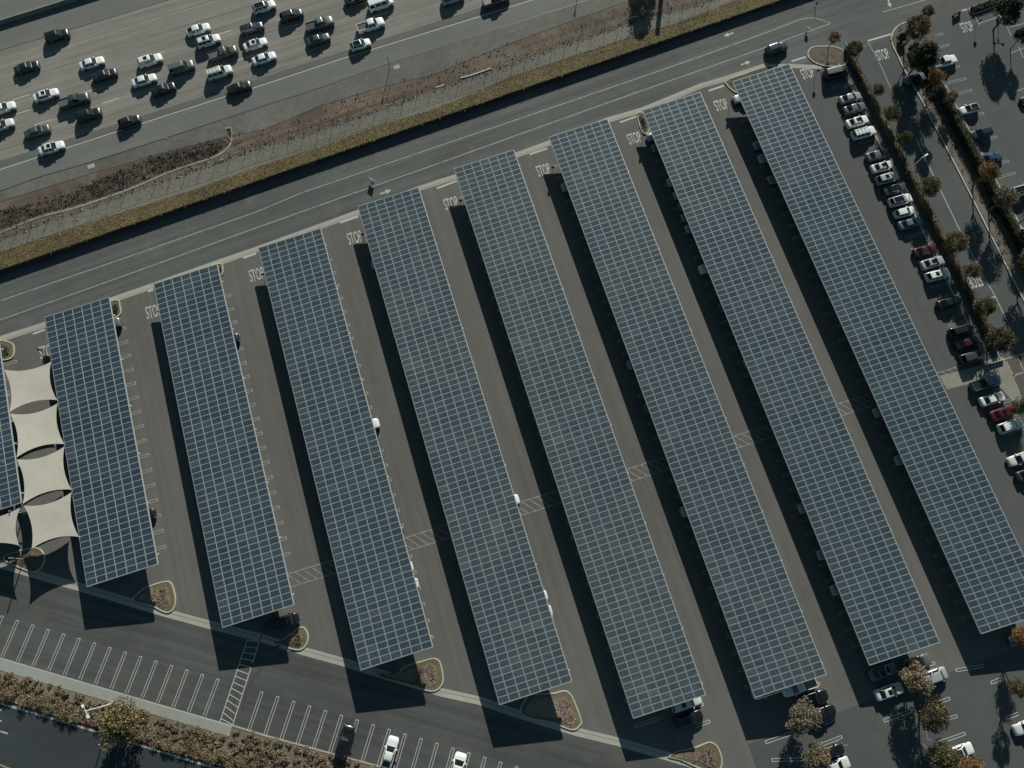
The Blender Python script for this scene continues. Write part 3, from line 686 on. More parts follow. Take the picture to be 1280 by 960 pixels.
# paved landing where the hatched crossing meets the east side
poly('crossing_apron', [(1174, 470), (1222, 458), (1238, 449), (1254, 446), (1272, 482), (1285, 520), (1262, 497), (1240, 472), (1184, 487)], .009, MT['apron'])
for a, b in (((1252, 450), (1290, 439)), ((1258, 452), (1268, 472)), ((1272, 447), (1282, 467)), ((1262, 471), (1290, 462))): ribbon('crossing_band', [a, b], .3, .016, MT['orange_paint'])
mb = MB(); c = P(1236, 452); 
o = empty('wheel_stop_wall', P(1240, 454), 0, 'low concrete wall end with pale cap at the top of the crossing landing', 'wall')
mb.box(-1.6, 2.2, -.1, .1, 0, .55); mb.box(-1.65, -1.45, -.1, 1.3, 0, .55); mb.build('wall', MT['concrete_lt'], o)
# red board and low green planter at the top right entrance
o = empty('red_barrier_board', P(1195, 18.5), .30, 'red barrier board standing at the top right lot entrance', 'barrier')
mb = MB(); mb.box(-1.1, 1.1, -.05, .05, .25, 1.05); mb.build('board', MT['red_sheet'], o)
for sx in (-.9, .9):
    mb = MB(); mb.box(sx - .05, sx + .05, -.3, .3, 0, .25); mb.build('foot', MT['steel_dk'], o)
ribbon('entrance_line', [(1199, 14), (1209, 11.5)], .35, .014, MT['white_paint'])
pe = [P(1216, 13), P(1244, 3)]
dv = (pe[1] - pe[0]); o = empty('entrance_planter', (pe[0] + pe[1]) / 2, math.atan2(dv.y, dv.x), 'long narrow kerbed planter of clipped green hedge at the top right', 'planter')
mb = MB(); hl = dv.length / 2 + .8
for k in range(20):
    t0, t1 = 2 * math.pi * k / 20, 2 * math.pi * (k + 1) / 20
    def q(t, r, z): return Vector((math.copysign(hl - .9, math.cos(t)) + r * math.cos(t), r * math.sin(t), z))
    mb.face([q(t0, 1.0, 0), q(t1, 1.0, 0), q(t1, 1.0, .15), q(t0, 1.0, .15)]); mb.face([q(t0, .8, .15), q(t0, 1.0, .15), q(t1, 1.0, .15), q(t1, .8, .15)])
mb.build('kerb', MT['concrete_lt'], o)
mb = MB(); rg = random.Random(5); mb.box(-hl + .4, hl - .4, -.6, .6, .05, .6)
for k in range(900): leafquad(mb, Vector((rg.uniform(-hl + .2, hl - .2), rg.uniform(-.75, .75), rg.uniform(.4, .8))), .13, rg)
mb.build('foliage', MT['leaf_dark'], o)
# ------------------------------------------------------------------ shade sails
def sail(corners, label, sag=.085):
    """corners TL, TR, BR, BL as (px, py, z)"""
    c = [P(x, y, z) for x, y, z in corners]; ctr = sum(c, Vector()) / 4
    root = empty('shade_sail', (ctr.x, ctr.y, 0), 0, label, 'shade sail', 'cream shade sails between two carports')
    org = Vector((ctr.x, ctr.y, 0)); N = 20; mb = MB(); vv = []
    for j in range(N + 1):
        for i in range(N + 1):
            u, v = i / N, j / N
            uu = u + (1 - 2 * u) * sag * 4 * v * (1 - v); v2 = v + (1 - 2 * v) * sag * 1.25 * 4 * u * (1 - u)
            p = (c[0].lerp(c[1], uu)).lerp(c[3].lerp(c[2], uu), v2); vv.append(p - org)
    mb.v = [tuple(p) for p in vv] + [(p.x, p.y, p.z - .02) for p in vv]; K = (N + 1) ** 2
    for j in range(N):
        for i in range(N):
            a = j * (N + 1) + i; q = (a, a + N + 1, a + N + 2, a + 1)
            mb.f.append(q); mb.mi.append(0); mb.f.append(tuple(K + t for t in reversed(q))); mb.mi.append(0)
    mb.build('cloth', MT['sail'], root, True)
    for k, p in enumerate(c):
        d = (p - ctr); d.z = 0; d.normalize(); mb = MB(); mb.tube(p - org, p - org + d * .35 + Vector((0, 0, .05)), .03, n=5); mb.build('corner_fitting', MT['steel'], root)
sail([(5, 462, 3.9), (64, 452, 3.5), (71.5, 500, 3.5), (12, 515, 4.1)], 'topmost of the cream shade sails, nearest the small kerbed island')
sail([(12.5, 517, 3.9), (72, 504, 3.6), (80.5, 555, 3.4), (20.5, 572, 4.1)], 'second cream shade sail from the top, between two others beside the carport')
sail([(20.5, 574, 3.9), (80.5, 558, 3.6), (89.5, 612, 3.4), (28.5, 630, 4.1)], 'third cream shade sail from the top, just above the lowest whole one')
sail([(29.5, 632, 3.9), (89.5, 615, 3.6), (98.5, 671, 3.4), (39.5, 686, 4.1)], 'lowest whole cream shade sail, above the shaded kerbed island')
sail([(-40, 652, 3.6), (25.5, 634, 3.9), (24, 682, 4.0), (-34, 684, 3.6)], 'cream shade sail cut off by the left edge, below the leftmost carport')
def pole(x, y, h, label, cat='post', name='sail_post', r=.09):
    o = empty(name, P(x, y), 0, label, cat, 'posts holding the shade sails')
    mb = MB(); mb.tube((0, 0, 0), (0, 0, h), r, n=10); mb.build('shaft', MT['steel'], o)
    mb = MB(); mb.box(-.22, .22, -.22, .22, 0, .05); mb.build('base_plate', MT['steel'], o)
pole(30, 699, 4.0, 'steel post beside the shaded island under the lowest sail corners')
pole(30.5, 642, 4.2, 'steel post under the shared corner of the third and lowest whole sails')
pole(22.5, 583, 4.2, 'steel post under the shared corner of the second and third sails')
pole(14, 527, 4.2, 'steel post under the shared corner of the two topmost sails')
# ------------------------------------------------------------------ lamp posts, signs
def lamp(x, y, h, label, heads, r=.10, hl=.75, pedestal=True):
    o = empty('lamp_post', P(x, y), 0, label, 'lamp post')
    mb = MB(); mb.tube((0, 0, .5), (0, 0, h), r, r * .65, 10); mb.build('pole', MT['lamp_white'], o)
    if pedestal: mb = MB(); mb.tube((0, 0, 0), (0, 0, .7), .34, .34, 14); mb.build('pedestal', MT['concrete_lt'], o)
    for a in heads:
        M = Matrix.Rotation(a, 4, 'Z'); mb = MB(); mb.tube(M @ Vector((0, 0, h - .1)), M @ Vector((.7, 0, h)), .045, n=6); mb.build('arm', MT['lamp_white'], o)
        mb = MB(); mb.box(.6, .6 + hl, -.15, .15, h - .06, h + .1, 0, M); mb.build('lamp_head', MT['lamp_white'], o)
lamp(141, 879.5, 8.3, 'white twin-headed lamp post standing in the tan shrub bed at bottom left', (1.9, -1.3), .09, .5)
lamp(1133, 217, 5.7, 'pale single-headed lamp post leaning over the tree-lined drive from the rusty hedge', (.25,))
lamp(1247, 23, 3.0, 'short lamp post with several heads at the top right corner lot', (2.6, -.4, 1.2), .08, .6)
def paddle(x, y, label, h=1.15, w=.75, rz=.2, col='lamp_white', name='road_paddle_sign', cat='sign'):
    o = empty(name, P(x, y), rz, label, cat)
    mb = MB(); mb.box(-w / 2, w / 2, -.03, .03, h * .35, h); mb.build('panel', MT[col], o)
    mb = MB(); mb.tube((0, 0, 0), (0, 0, h * .4), .05, n=8); mb.box(-.3, .3, -.2, .2, 0, .08); mb.build('stand', MT['steel_dk'], o)
paddle(465.5, 228, 'white paddle sign standing between the two tan lines of the frontage road', 1.3, 1.2, -1.0)
paddle(1008, 40, 'pale paddle sign on the lower tan line near the rounded brown island', 1.2, .7, -.9)
paddle(1019, 8, 'small dark paddle sign on the road at the top edge', 1.3, .5, 1.3, 'steel_dk')
# stop signs beside each aisle end: red octagon on a post
def stop_sign(x, y, label):
    o = empty('stop_sign', P(x, y), 0, label, 'stop sign', 'stop signs at the aisle ends')
    mb = MB(); mb.tube((0, 0, 0), (0, 0, 2.1), .04, n=6); mb.build('post', MT['steel_dk'], o)
    mb = MB(); oc = [(.38 * math.cos(math.pi / 8 + k * math.pi / 4), .38 * math.sin(math.pi / 8 + k * math.pi / 4)) for k in range(8)]
    for y_ in (-.075, -.05): mb.face([(a, y_, 2.0 + b) for a, b in (oc if y_ < -.06 else oc[::-1])])
    for k in range(8):
        a, b = oc[k], oc[(k + 1) % 8]; mb.face([(a[0], -.075, 2 + a[1]), (a[0], -.05, 2 + a[1]), (b[0], -.05, 2 + b[1]), (b[0], -.075, 2 + b[1])])
    mb.build('panel', MT['sign_red'], o)
for x, y, l in ((57, 441, 'stop sign at the aisle end left of the shortest complete carport'), (205, 394, 'stop sign at the head of the second complete carport'), (332, 348, 'stop sign at the head of the third complete carport'),
    (455, 299, 'stop sign at the head of the fourth complete carport'), (576, 257, 'stop sign at the head of the fifth complete carport'), (690, 216, 'stop sign at the head of the sixth complete carport'),
    (803, 176, 'stop sign at the head of the carport second from the right'), (911, 134, 'stop sign at the head of the rightmost carport'), (1018, 96, 'stop sign between the rightmost carport and the black van'), (1218, 34, 'stop sign beside the lettering near the red barrier board')):
    stop_sign(x, y, l)
def thin_post(x, y, h, label, z=PZ):
    o = empty('sign_post', P(x, y, z), 0, label, 'sign post')
    mb = MB(); mb.tube((0, 0, 0), (0, 0, h), .055, n=8); mb.build('post', MT['steel_dk'], o)
    mb = MB(); mb.box(-.02, .02, -.3, .3, h - .7, h); mb.build('panel', MT['steel_dk'], o)
thin_post(487, 86, 3.9, 'thin dark sign post seen edge-on beside the freeway shoulder')
thin_post(721, 0, 2.0, 'dark sign post in the dirt at the top edge of the photo')
# tall things standing just beyond the top edge, whose shadows fall across the verge
o = empty('utility_pole', P(832, -52, PZ), 0, 'thick pole beyond the fence whose long shadow crosses the gravel path', 'pole')
mb = MB(); mb.tube((0, 0, 0), (0, 0, 9.0), .5, .46, 12); mb.build('shaft', MT['steel'], o)
# ------------------------------------------------------------------ trees
def crown_mesh(seed, mat, r=2.6, hz=1.9, clumps=26, per=95, leaf=.17, open_=.25):
    rg = random.Random(seed); mb = MB()
    for k in range(clumps):
        t = rg.random() * 6.28; u = rg.uniform(-.55, 1); rad = math.sqrt(max(0, 1 - u * u)) * rg.uniform(.45, 1.0)
        c = Vector((math.cos(t) * rad * r * .78, math.sin(t) * rad * r * .78, u * hz * .8)); cr = r * rg.uniform(.20, .36)
        n = int(per * (1 - open_ * rg.random()))
        for q in range(n):
            d = Vector((rg.gauss(0, 1), rg.gauss(0, 1), rg.gauss(0, 1))).normalized() * cr * rg.uniform(.55, 1.08)
            leafquad(mb, c + Vector((d.x, d.y, d.z * .8)), leaf * rg.uniform(.6, 1.3), rg, .6)
    return mb.mesh('crown', mat)
def trunk_mesh(seed, h, r=2.4):
    rg = random.Random(seed); mb = MB(); top = Vector((rg.uniform(-.2, .2), rg.uniform(-.2, .2), h * .55))
    mb.tube((0, 0, 0), top, .16, .11, 8)
    for k in range(7):
        a = k * .9 + rg.random(); e = Vector((math.cos(a) * r * rg.uniform(.4, .75), math.sin(a) * r * rg.uniform(.4, .75), h * rg.uniform(.8, 1.1)))
        m_ = top.lerp(e, .5) + Vector((0, 0, -.15)); mb.tube(top, m_, .08, .05, 6); mb.tube(m_, e, .05, .02, 5)
        mb.tube(m_, m_.lerp(e, .6) + Vector((rg.uniform(-.5, .5), rg.uniform(-.5, .5), .3)), .03, .012, 4)
    return mb.mesh('trunk', MT['bark'])
TREES = {}
def tree(px, py, rpx, kind, zc, label, name='broadleaf_tree', group=None, squash=1.0, n=None):
    """crown centre seen at px,py; crown radius rpx survey pixels; crown centre height zc"""
    mats = {'brown': 'leaf_brown', 'orange': 'leaf_orange', 'olive': 'leaf_olive', 'dark': 'leaf_dark', 'tan': 'leaf_tan', 'yellow': 'leaf_yellow'}
    key = (kind, (n if n is not None else len([k for k in TREES if k[0] == kind])) % 3)
    if key not in TREES:
        sd = hash(kind + 'x') if False else sum(map(ord, kind)) + key[1] * 31
        sp = {'orange': (2.6, 1.7, 34, 150, .12), 'tan': (2.6, 1.8, 44, 170, .12), 'dark': (2.6, 2.2, 44, 170, .14)}.get(kind, (2.6, 1.9, 42, 165, .115))
        TREES[key] = (crown_mesh(sd, MT[mats[kind]], *sp), trunk_mesh(sd + 1, 4.2))
    cm, tm = TREES[key]; q = P(px, py, zc); rr = rpx / (F / H * .93); s = rr / 2.45
    o = empty(name, (q.x, q.y, 0), random.random() * 6.28, label, 'tree', group)
    c = bpy.data.objects.new('crown', cm); C.objects.link(c); c.parent = o; c.location = (0, 0, zc); c.scale = (s, s * squash, s)
    t = bpy.data.objects.new('trunk', tm); C.objects.link(t); t.parent = o; t.scale = (s, s, zc / 4.2)
    return o
G1 = 'small brown trees lining the drive'
tree(1043, 47, 10, 'orange', 3.2, 'small bright orange tree over the rounded brown island', 'broadleaf_tree')
tree(1068, 61, 12, 'brown', 3.4, 'brown green tree at the top end of the rusty hedge', 'broadleaf_tree', G1)
tree(1098, 112, 9, 'brown', 2.6, 'faint thin tree over the drive beside the light grey parked sedan', 'broadleaf_tree', G1)
tree(1114, 143, 13, 'brown', 3.2, 'brown tree over the drive level with the white wagon with roof rack', 'broadleaf_tree', G1)
tree(1131, 173, 12, 'olive', 3.2, 'olive brown tree just above the lamp post of the drive', 'broadleaf_tree', G1, .8)
tree(1162, 234, 15, 'brown', 3.6, 'round brown tree just below the lamp post of the drive', 'broadleaf_tree', G1)
tree(1195, 303, 16, 'brown', 3.6, 'brown tree over the drive beside the dark red parked car', 'broadleaf_tree', G1)
tree(1215, 339, 13, 'brown', 3.3, 'brown tree partly covering the upside-down lettering on the drive', 'broadleaf_tree', G1, .85)
tree(1231, 383, 14, 'olive', 3.4, 'olive tree over the drive beside the black car in tree shade', 'broadleaf_tree', G1)
tree(1250, 425, 18, 'brown', 3.8, 'large spreading tan brown tree at the bottom end of the rusty hedge', 'broadleaf_tree', G1)
G2 = 'trees in the east planter'
tree(1161, 14, 9, 'olive', 4.2, 'small green brown tree at the very top of the east planter', 'broadleaf_tree', G2)
tree(1147, 34, 18, 'brown', 5.4, 'spreading rusty brown tree over the rounded planter nose', 'broadleaf_tree', G2)
tree(1155, 69, 20, 'dark', 5.8, 'dark green tree above the white pickup in the east planter', 'broadleaf_tree', G2)
tree(1170, 97, 14, 'orange', 3.6, 'orange brown tree just below the white pickup', 'broadleaf_tree', G2)
tree(1190, 121, 10, 'orange', 3.2, 'small orange tree left of the white car with the black roof', 'broadleaf_tree', G2)
tree(1236, 215, 18, 'orange', 5.2, 'bushy orange brown tree beside the blue parked car', 'broadleaf_tree', G2, .8)
tree(1257, 247, 16, 'tan', 5.2, 'tan tree beside the white car at the right edge', 'broadleaf_tree', G2)
tree(1147, 101, 8, 'dark', 2.0, 'low dark bush by the bluish car in the east planter', 'broadleaf_tree', G2)
for x, y, r, l in ((1143, 60, 8, 'low dark shrub in the nose of the east planter'), (1128, 46, 7, 'low dark shrub at the tip of the east planter nose')):
    tree(x, y, r, 'dark', 1.0, l, 'broadleaf_tree', G2)
tree(1262, 14, 20, 'dark', 5.2, 'big dark tree in the top right corner', 'broadleaf_tree')
tree(1279, 44, 12, 'dark', 4.0, 'dark tree on the right edge below the corner tree', 'broadleaf_tree')
# trees whose long shadows fall down the drive and over the east lot stand in the planter strip
tree(1296, 322, 20, 'brown', 5.6, 'tree just beyond the right edge whose shadow lies across the drive', 'broadleaf_tree')
tree(1290, 268, 15, 'olive', 4.8, 'olive tree barely showing at the right edge below the white car', 'broadleaf_tree')
tree(1172, 118, 13, 'dark', 5.2, 'dark tree in the east planter left of the small orange tree', 'broadleaf_tree')
tree(1004, 897, 20, 'tan', 3.9, 'large tan leaved tree beside two black cars near the bottom edge', 'broadleaf_tree', None, .85)
tree(1023, 947, 15, 'tan', 3.4, 'small tan tree at the bottom edge beside the black hatchback', 'broadleaf_tree')
tree(1146, 850, 19, 'tan', 3.9, 'tan tree between the two rows of cars below the carport second from the right', 'broadleaf_tree', None, .85)
tree(1166, 894, 20, 'brown', 4.0, 'brown tree just below the tan tree, over an empty stall', 'broadleaf_tree', None, .8)
tree(1181, 948, 18, 'brown', 4.0, 'brown tree at the bottom edge left of the white car', 'broadleaf_tree')
tree(1215, 958, 13, 'orange', 3.6, 'orange brown tree at the bottom edge right of the white car', 'broadleaf_tree')
tree(1276, 796, 13, 'orange', 4.6, 'orange tree at the foot of the rightmost carport', 'broadleaf_tree')
tree(1272, 860, 11, 'brown', 4.4, 'small brown tree near the right edge below the rightmost carport', 'broadleaf_tree')
tree(150, 904, 25, 'yellow', 4.0, 'yellow olive tree in the tan shrub bed beside the lamp post', 'broadleaf_tree', None, .95)
tree(1276, 508, 13, 'olive', 2.6, 'low olive tree beside the dark red car at the right edge', 'broadleaf_tree')
t = tree(818, -88, 21, 'dark', 7.0, 'tall tree beyond the fence whose shadow crosses the gravel path', 'broadleaf_tree')
t.location.z = PZ
# small bushes on the verge and litter bush
# ------------------------------------------------------------------ shrub bed
rg = random.Random(11); mb = MB(); cnt = 0
bedL = [(-20, 830), (0, 838), (100, 867), (286, 921), (291, 910), (330, 921), (470, 959), (475, 970), (400, 990), (275, 954), (225, 939), (122, 907), (0, 870), (-20, 864)]
while cnt < 640:
    x = rg.uniform(-15, 470); y = rg.uniform(835, 980)
    if not inside((x, y), bedL): continue
    low = not inside((x, y + 7), bedL)          # a taller row grows along the street side
    mid = not inside((x, y + 14), bedL)
    cnt += 1; q = P(x, y, .1); r = rg.uniform(.55, .95) if low else (rg.uniform(.4, .75) if mid else rg.uniform(.22, .55)); h = r * rg.uniform(.8, 1.25)
    for k in range(int(190 * r / .6)):
        d = Vector((rg.gauss(0, 1), rg.gauss(0, 1), abs(rg.gauss(0, 1)))).normalized() * rg.uniform(.6, 1.05)
        leafquad(mb, q + Vector((d.x * r, d.y * r, d.z * h)), rg.uniform(.05, .12), rg, .5)
tag(mb.build('shrub_bed', MT['shrub_tan']), 'tan dry shrubs filling the long planter between the sidewalk and the street', 'shrubs', None, 'stuff')
# east planter low cover
mb = MB(); cnt = 0
bedE = [(p.x, p.y) for p in bedp]
while cnt < 260:
    x = rg.uniform(108, 118); y = rg.uniform(28, 92)
    if not inside((x, y), bedE): continue
    if rg.random() < .3 and y < 70: pass
    cnt += 1; r = rg.uniform(.15, .4) 
    for k in range(16):
        leafquad(mb, Vector((x + rg.gauss(0, r), y + rg.gauss(0, r), .1 + rg.uniform(0, r * 1.2))), rg.uniform(.07, .14), rg)
tag(mb.build('low_ground_cover', MT['bush_dark']), 'low dark ground cover along the east planter', 'ground cover', None, 'stuff')
# ------------------------------------------------------------------ vehicles
PAINT = {}
def carpaint(c):
    if c not in PAINT:
        col = dict(white=(.66, .67, .66), offwhite=(.55, .55, .52), silver=(.34, .36, .37), lightgrey=(.26, .28, .29), grey=(.11, .12, .125), darkgrey=(.045, .05, .052), black=(.010, .011, .013),
                   navy=(.012, .022, .045), blue=(.025, .06, .12), greyblue=(.10, .135, .17), red=(.11, .012, .014), maroon=(.055, .012, .014), brown=(.12, .06, .045), greygreen=(.06, .07, .066))[c]
        PAINT[c] = plain('car_paint_' + c, col, .32, .15 if c not in ('white', 'offwhite') else 0, .6)
    return PAINT[c]
SPEC = {  # L, W, H, belt, hood z, deck z, cabin base x0,x1, roof x0,x1
 'sedan': (4.8, 1.84, 1.46, .92, .88, .98, -1.75, 1.05, -.95, .20),
 'fastback': (4.75, 1.84, 1.46, .92, .88, .95, -2.15, 1.05, -.95, .20),
 'suv': (4.75, 1.9, 1.72, 1.02, 1.02, 1.04, -2.28, 1.05, -1.9, .25),
 'wagon': (5.0, 1.98, 1.88, 1.08, 1.08, 1.08, -2.45, 1.15, -2.3, .45),
 'hatch': (4.25, 1.78, 1.50, .95, .92, .97, -2.02, .95, -1.5, .15),
 'pickup': (5.7, 2.0, 1.88, 1.08, 1.12, 1.08, -.72, 1.35, -.58, .62),
 'van': (5.3, 2.0, 2.05, 1.1, 1.1, 1.1, -2.6, 1.75, -2.5, .95),
}
def car_meshes(kind):
    L, W, Hh, zb, zh, zd, cx0, cx1, rx0, rx1 = SPEC[kind]; hw = W / 2; out = {}
    mb = MB()
    st_ = [(-L / 2, .74, .60), (-L / 2 + .05, .86, .8), (-L / 2 + .22, .95, .97), (-L / 2 + .7, 1, 1), (-L * .15, 1, 1), (L * .12, 1, 1), (L / 2 - 1.3, 1, 1), (L / 2 - .6, .97, .97), (L / 2 - .22, .90, .88), (L / 2 - .05, .78, .70), (L / 2, .62, .55)]
    rings = []
    for x, wf, zf in st_:
        t = min(1, max(0, (x + L / 2) / L))
        zt = zd if x < cx0 else (zh if x > cx1 else zb)
        if kind == 'pickup' and x < cx0: zt = zd
        zt *= zf; w = hw * wf; z0 = .24
        rings.append([(x, -w * .9, z0), (x, -w, .45), (x, -w * .985, zt * .74), (x, -w * .93, zt - .05), (x, -w * .82, zt), (x, -w * .4, zt + .03), (x, w * .4, zt + .03), (x, w * .82, zt), (x, w * .93, zt - .05), (x, w * .985, zt * .74), (x, w, .45), (x, w * .9, z0)])
    n = 12
    for rr in rings: mb.v += rr
    for i in range(len(rings) - 1):
        for k in range(n):
            a, b = i * n + k, i * n + (k + 1) % n; mb.f.append((a, a + n, b + n, b)); mb.mi.append(0)
    mb.f.append(tuple(range(n))); mb.f.append(tuple(reversed(range((len(rings) - 1) * n, len(rings) * n)))); mb.mi += [0, 0]
    out['body'] = mb.mesh('body', carpaint('white'), True)
    # cabin shell
    zc = zb + .0; wb = hw * .88; wr = hw * .68; zr = Hh
    b0 = [(cx0, -wb * .9), (cx1, -wb * .88), (cx1, wb * .88), (cx0, wb * .9)]
    mb = MB(); bot = [Vector((cx0, -wb * .92, zc)), Vector((cx1 - .25, -wb, zc)), Vector((cx1, -wb * .7, zc)), Vector((cx1, wb * .7, zc)), Vector((cx1 - .25, wb, zc)), Vector((cx0, wb * .92, zc))]
    top = [Vector((rx0, -wr * .92, zr - .05)), Vector((rx1 - .12, -wr, zr - .04)), Vector((rx1, -wr * .75, zr - .05)), Vector((rx1, wr * .75, zr - .05)), Vector((rx1 - .12, wr, zr - .04)), Vector((rx0, wr * .92, zr - .05))]
    for i in range(6):
        j = (i + 1) % 6; mb.face([bot[i], bot[j], top[j], top[i]])
    out['cabin'] = mb.mesh('cabin', carpaint('white'))
    mb = MB(); xs = [rx0, rx0 + .15, (rx0 + rx1) / 2, rx1 - .12, rx1]; zz = [-.05, -.015, .015, -.01, -.05]; ws = [.92, .97, 1, 1, .75]; ro = []
    for x, dz, w in zip(xs, zz, ws): ro.append([Vector((x, -wr * w, zr - .045)), Vector((x, -wr * w * .8, zr + dz - .005)), Vector((x, 0, zr + dz + .01)), Vector((x, wr * w * .8, zr + dz - .005)), Vector((x, wr * w, zr - .045))])
    for a, b in zip(ro, ro[1:]):
        for k in range(4): mb.face([a[k], b[k], b[k + 1], a[k + 1]])
    out['roof'] = mb.mesh('roof', carpaint('white'), True)
    def pane(a, b, c, d, m=.06, m2=.08, off=.012):
        a, b, c, d = map(Vector, (a, b, c, d)); nrm = (b - a).cross(d - a).normalized() * off
        def q(u, v): return a.lerp(b, u).lerp(d.lerp(c, u), v) + nrm
        o = MB(); o.face([q(m, m2), q(1 - m, m2), q(1 - m, 1 - m2), q(m, 1 - m2)]); return o
    ws_ = MB(); ws_ = pane(bot[2], bot[3], top[3], top[2], -.10, .05); out['windscreen'] = ws_.mesh('windscreen', MT['glass'])
    out['rear_window'] = pane(bot[5], bot[0], top[0], top[5], .07, .12).mesh('rear_window', MT['glass'])
    def side(i0, i1, s, t0, t1):
        a, b, c, d = bot[i0], bot[i1], top[i1], top[i0]
        a2, b2, c2, d2 = a.lerp(b, t0), a.lerp(b, t1), d.lerp(c, t1), d.lerp(c, t0); return pane(a2, b2, c2, d2, .03, .12)
    o1 = []
    splits = [(.03, .50), (.53, .99)] if kind not in ('wagon', 'van', 'suv') else [(.03, .30), (.33, .64), (.67, .99)]
    if kind == 'pickup': splits = [(.05, .46), (.52, .97)]
    for s0, s1 in splits: o1.append(side(0, 1, 1, s0, s1).mesh('side_window', MT['glass']))
    for s0, s1 in splits: o1.append(side(4, 5, 1, 1 - s1, 1 - s0).mesh('side_window', MT['glass']))
    out['side'] = o1
    R_ = .36 if kind in ('pickup', 'suv', 'wagon', 'van') else .33
    mb = MB(); mb.tube((0, -.11, 0), (0, .11, 0), R_, n=18); out['tyre'] = mb.mesh('tyre', MT['tyre'])
    mb = MB(); mb.tube((0, -.118, 0), (0, .118, 0), R_ * .62, n=14); out['rim'] = mb.mesh('rim', MT['rim'])
    mb = MB(); mb.tube((0, -.09, 0), (0, .09, 0), R_ + .07, n=18); out['arch'] = mb.mesh('wheel_arch', MT['plastic'])
    mb = MB(); mb.box(-.12, .07, -.17, .17, -.06, .06); out['headlight'] = mb.mesh('headlight', MT['lamp'])
    mb = MB(); mb.box(-.03, .05, -.15, .15, -.06, .06); out['tail'] = mb.mesh('tail_light', MT['tail'])
    mb = MB(); mb.box(-.1, .1, -.12, .1, -.07, .07); out['mirror'] = mb.mesh('mirror', carpaint('white'))
    mb = MB(); k = .42 if kind not in ('wagon', 'van') else .5; cxm = (rx0 + rx1) / 2 + .2; mb.box(cxm - .35, cxm + .35, -wr * .62, wr * .62, zr + .012, zr + .028); out['sunroof'] = mb.mesh('sunroof', MT['glass'])
    mb = MB(); mb.box(rx0 + .12, rx1 - .12, -wr * .82, wr * .82, zr - .0, zr + .030); out['panorama'] = mb.mesh('panoramic_roof', MT['glass'])
    mb = MB()
    for s in (-1, 1): mb.tube((rx0 + .1, s * wr * .86, zr + .06), (rx1 - .15, s * wr * .86, zr + .06), .028, n=6); 
    if kind == 'wagon':
        for x in (rx0 + .6, rx0 + 1.3, rx0 + 2.0): mb.tube((x, -wr * .86, zr + .07), (x, wr * .86, zr + .07), .022, n=5)
    out['rack'] = mb.mesh('roof_rack', MT['plastic'])
    if kind == 'pickup':
        mb = MB(); x0, x1 = -L / 2 + .12, cx0 - .08; y = hw * .78
        mb.box(x0, x1, -y, y, zd + .02, zd + .045); out['bed'] = mb.mesh('bed_floor', MT['plastic'])
        mb = MB()
        for a in ((x0, x1, -y - .1, -y, zd + .0, zd + .16), (x0, x1, y, y + .1, zd, zd + .16), (x0 - .08, x0, -y - .1, y + .1, zd, zd + .16), (x1, x1 + .06, -y - .1, y + .1, zd, zd + .16)): mb.box(*a)
        out['rails'] = mb.mesh('bed_rails', carpaint('white'))
    out['R'] = R_
    return out
CM = {}
def vehicle(kind, color, loc, ang, label, opts='', group=None, roof=None):
    if kind not in CM: CM[kind] = car_meshes(kind)
    m = CM[kind]; L, W, Hh, zb, zh, zd, cx0, cx1, rx0, rx1 = SPEC[kind]; pt = carpaint(color); hw = W / 2
    nm = {'sedan': 'sedan_car', 'fastback': 'sedan_car', 'suv': 'sport_utility_car', 'wagon': 'sport_utility_car', 'hatch': 'hatchback_car', 'pickup': 'pickup_truck', 'van': 'passenger_van'}[kind]
    ct = {'pickup': 'pickup truck', 'van': 'van'}.get(kind, 'car')
    root = empty(nm, loc, ang, label, ct, group)
    def part(name, me, l=(0, 0, 0), paint_=False, parent=None, rz=0, mat=None):
        o = bpy.data.objects.new(name, me); C.objects.link(o); o.parent = parent or root; o.location = l; o.rotation_euler.z = rz
        if paint_ or mat: o.material_slots[0].link = 'OBJECT'; o.material_slots[0].material = mat or pt
        return o
    part('body', m['body'], paint_=True); cab = part('cabin', m['cabin'], paint_=True)
    part('roof', m['roof'], paint_=True, mat=carpaint(roof) if roof else pt)
    part('windscreen', m['windscreen']); part('rear_window', m['rear_window'])
    for s in m['side']: part('side_window', s)
    wx = L / 2 - .92 if kind != 'pickup' else L / 2 - 1.0
    for sx in (wx, -wx + (.05 if kind != 'pickup' else .25)):
        for sy in (-1, 1):
            part('wheel_arch', m['arch'], (sx, sy * (hw - .10), m['R'] + .01))
            w = part('wheel', m['tyre'], (sx, sy * (hw - .11), m['R'])); part('rim', m['rim'], parent=w)
    for sy in (-1, 1):
        part('headlight', m['headlight'], (L / 2 - .16, sy * hw * .66, zh * .70)); part('tail_light', m['tail'], (-L / 2 + .07, sy * hw * .70, zd * .78))
        part('mirror', m['mirror'], (cx1 - .35, sy * (hw + .03), zb + .06), True)
    if 's' in opts: part('sunroof', m['sunroof'])
    if 'p' in opts: part('panoramic_roof', m['panorama'])
    if 'r' in opts: part('roof_rack', m['rack'])
    if kind == 'pickup': part('bed_floor', m['bed'], mat=carpaint('grey') if 'g' in opts else MT['plastic']); part('bed_rails', m['rails'], paint_=True)
    return root
fa = math.atan2((P(300, 113, PZ) - P(0, 212, PZ)).y, (P(300, 113, PZ) - P(0, 212, PZ)).x)
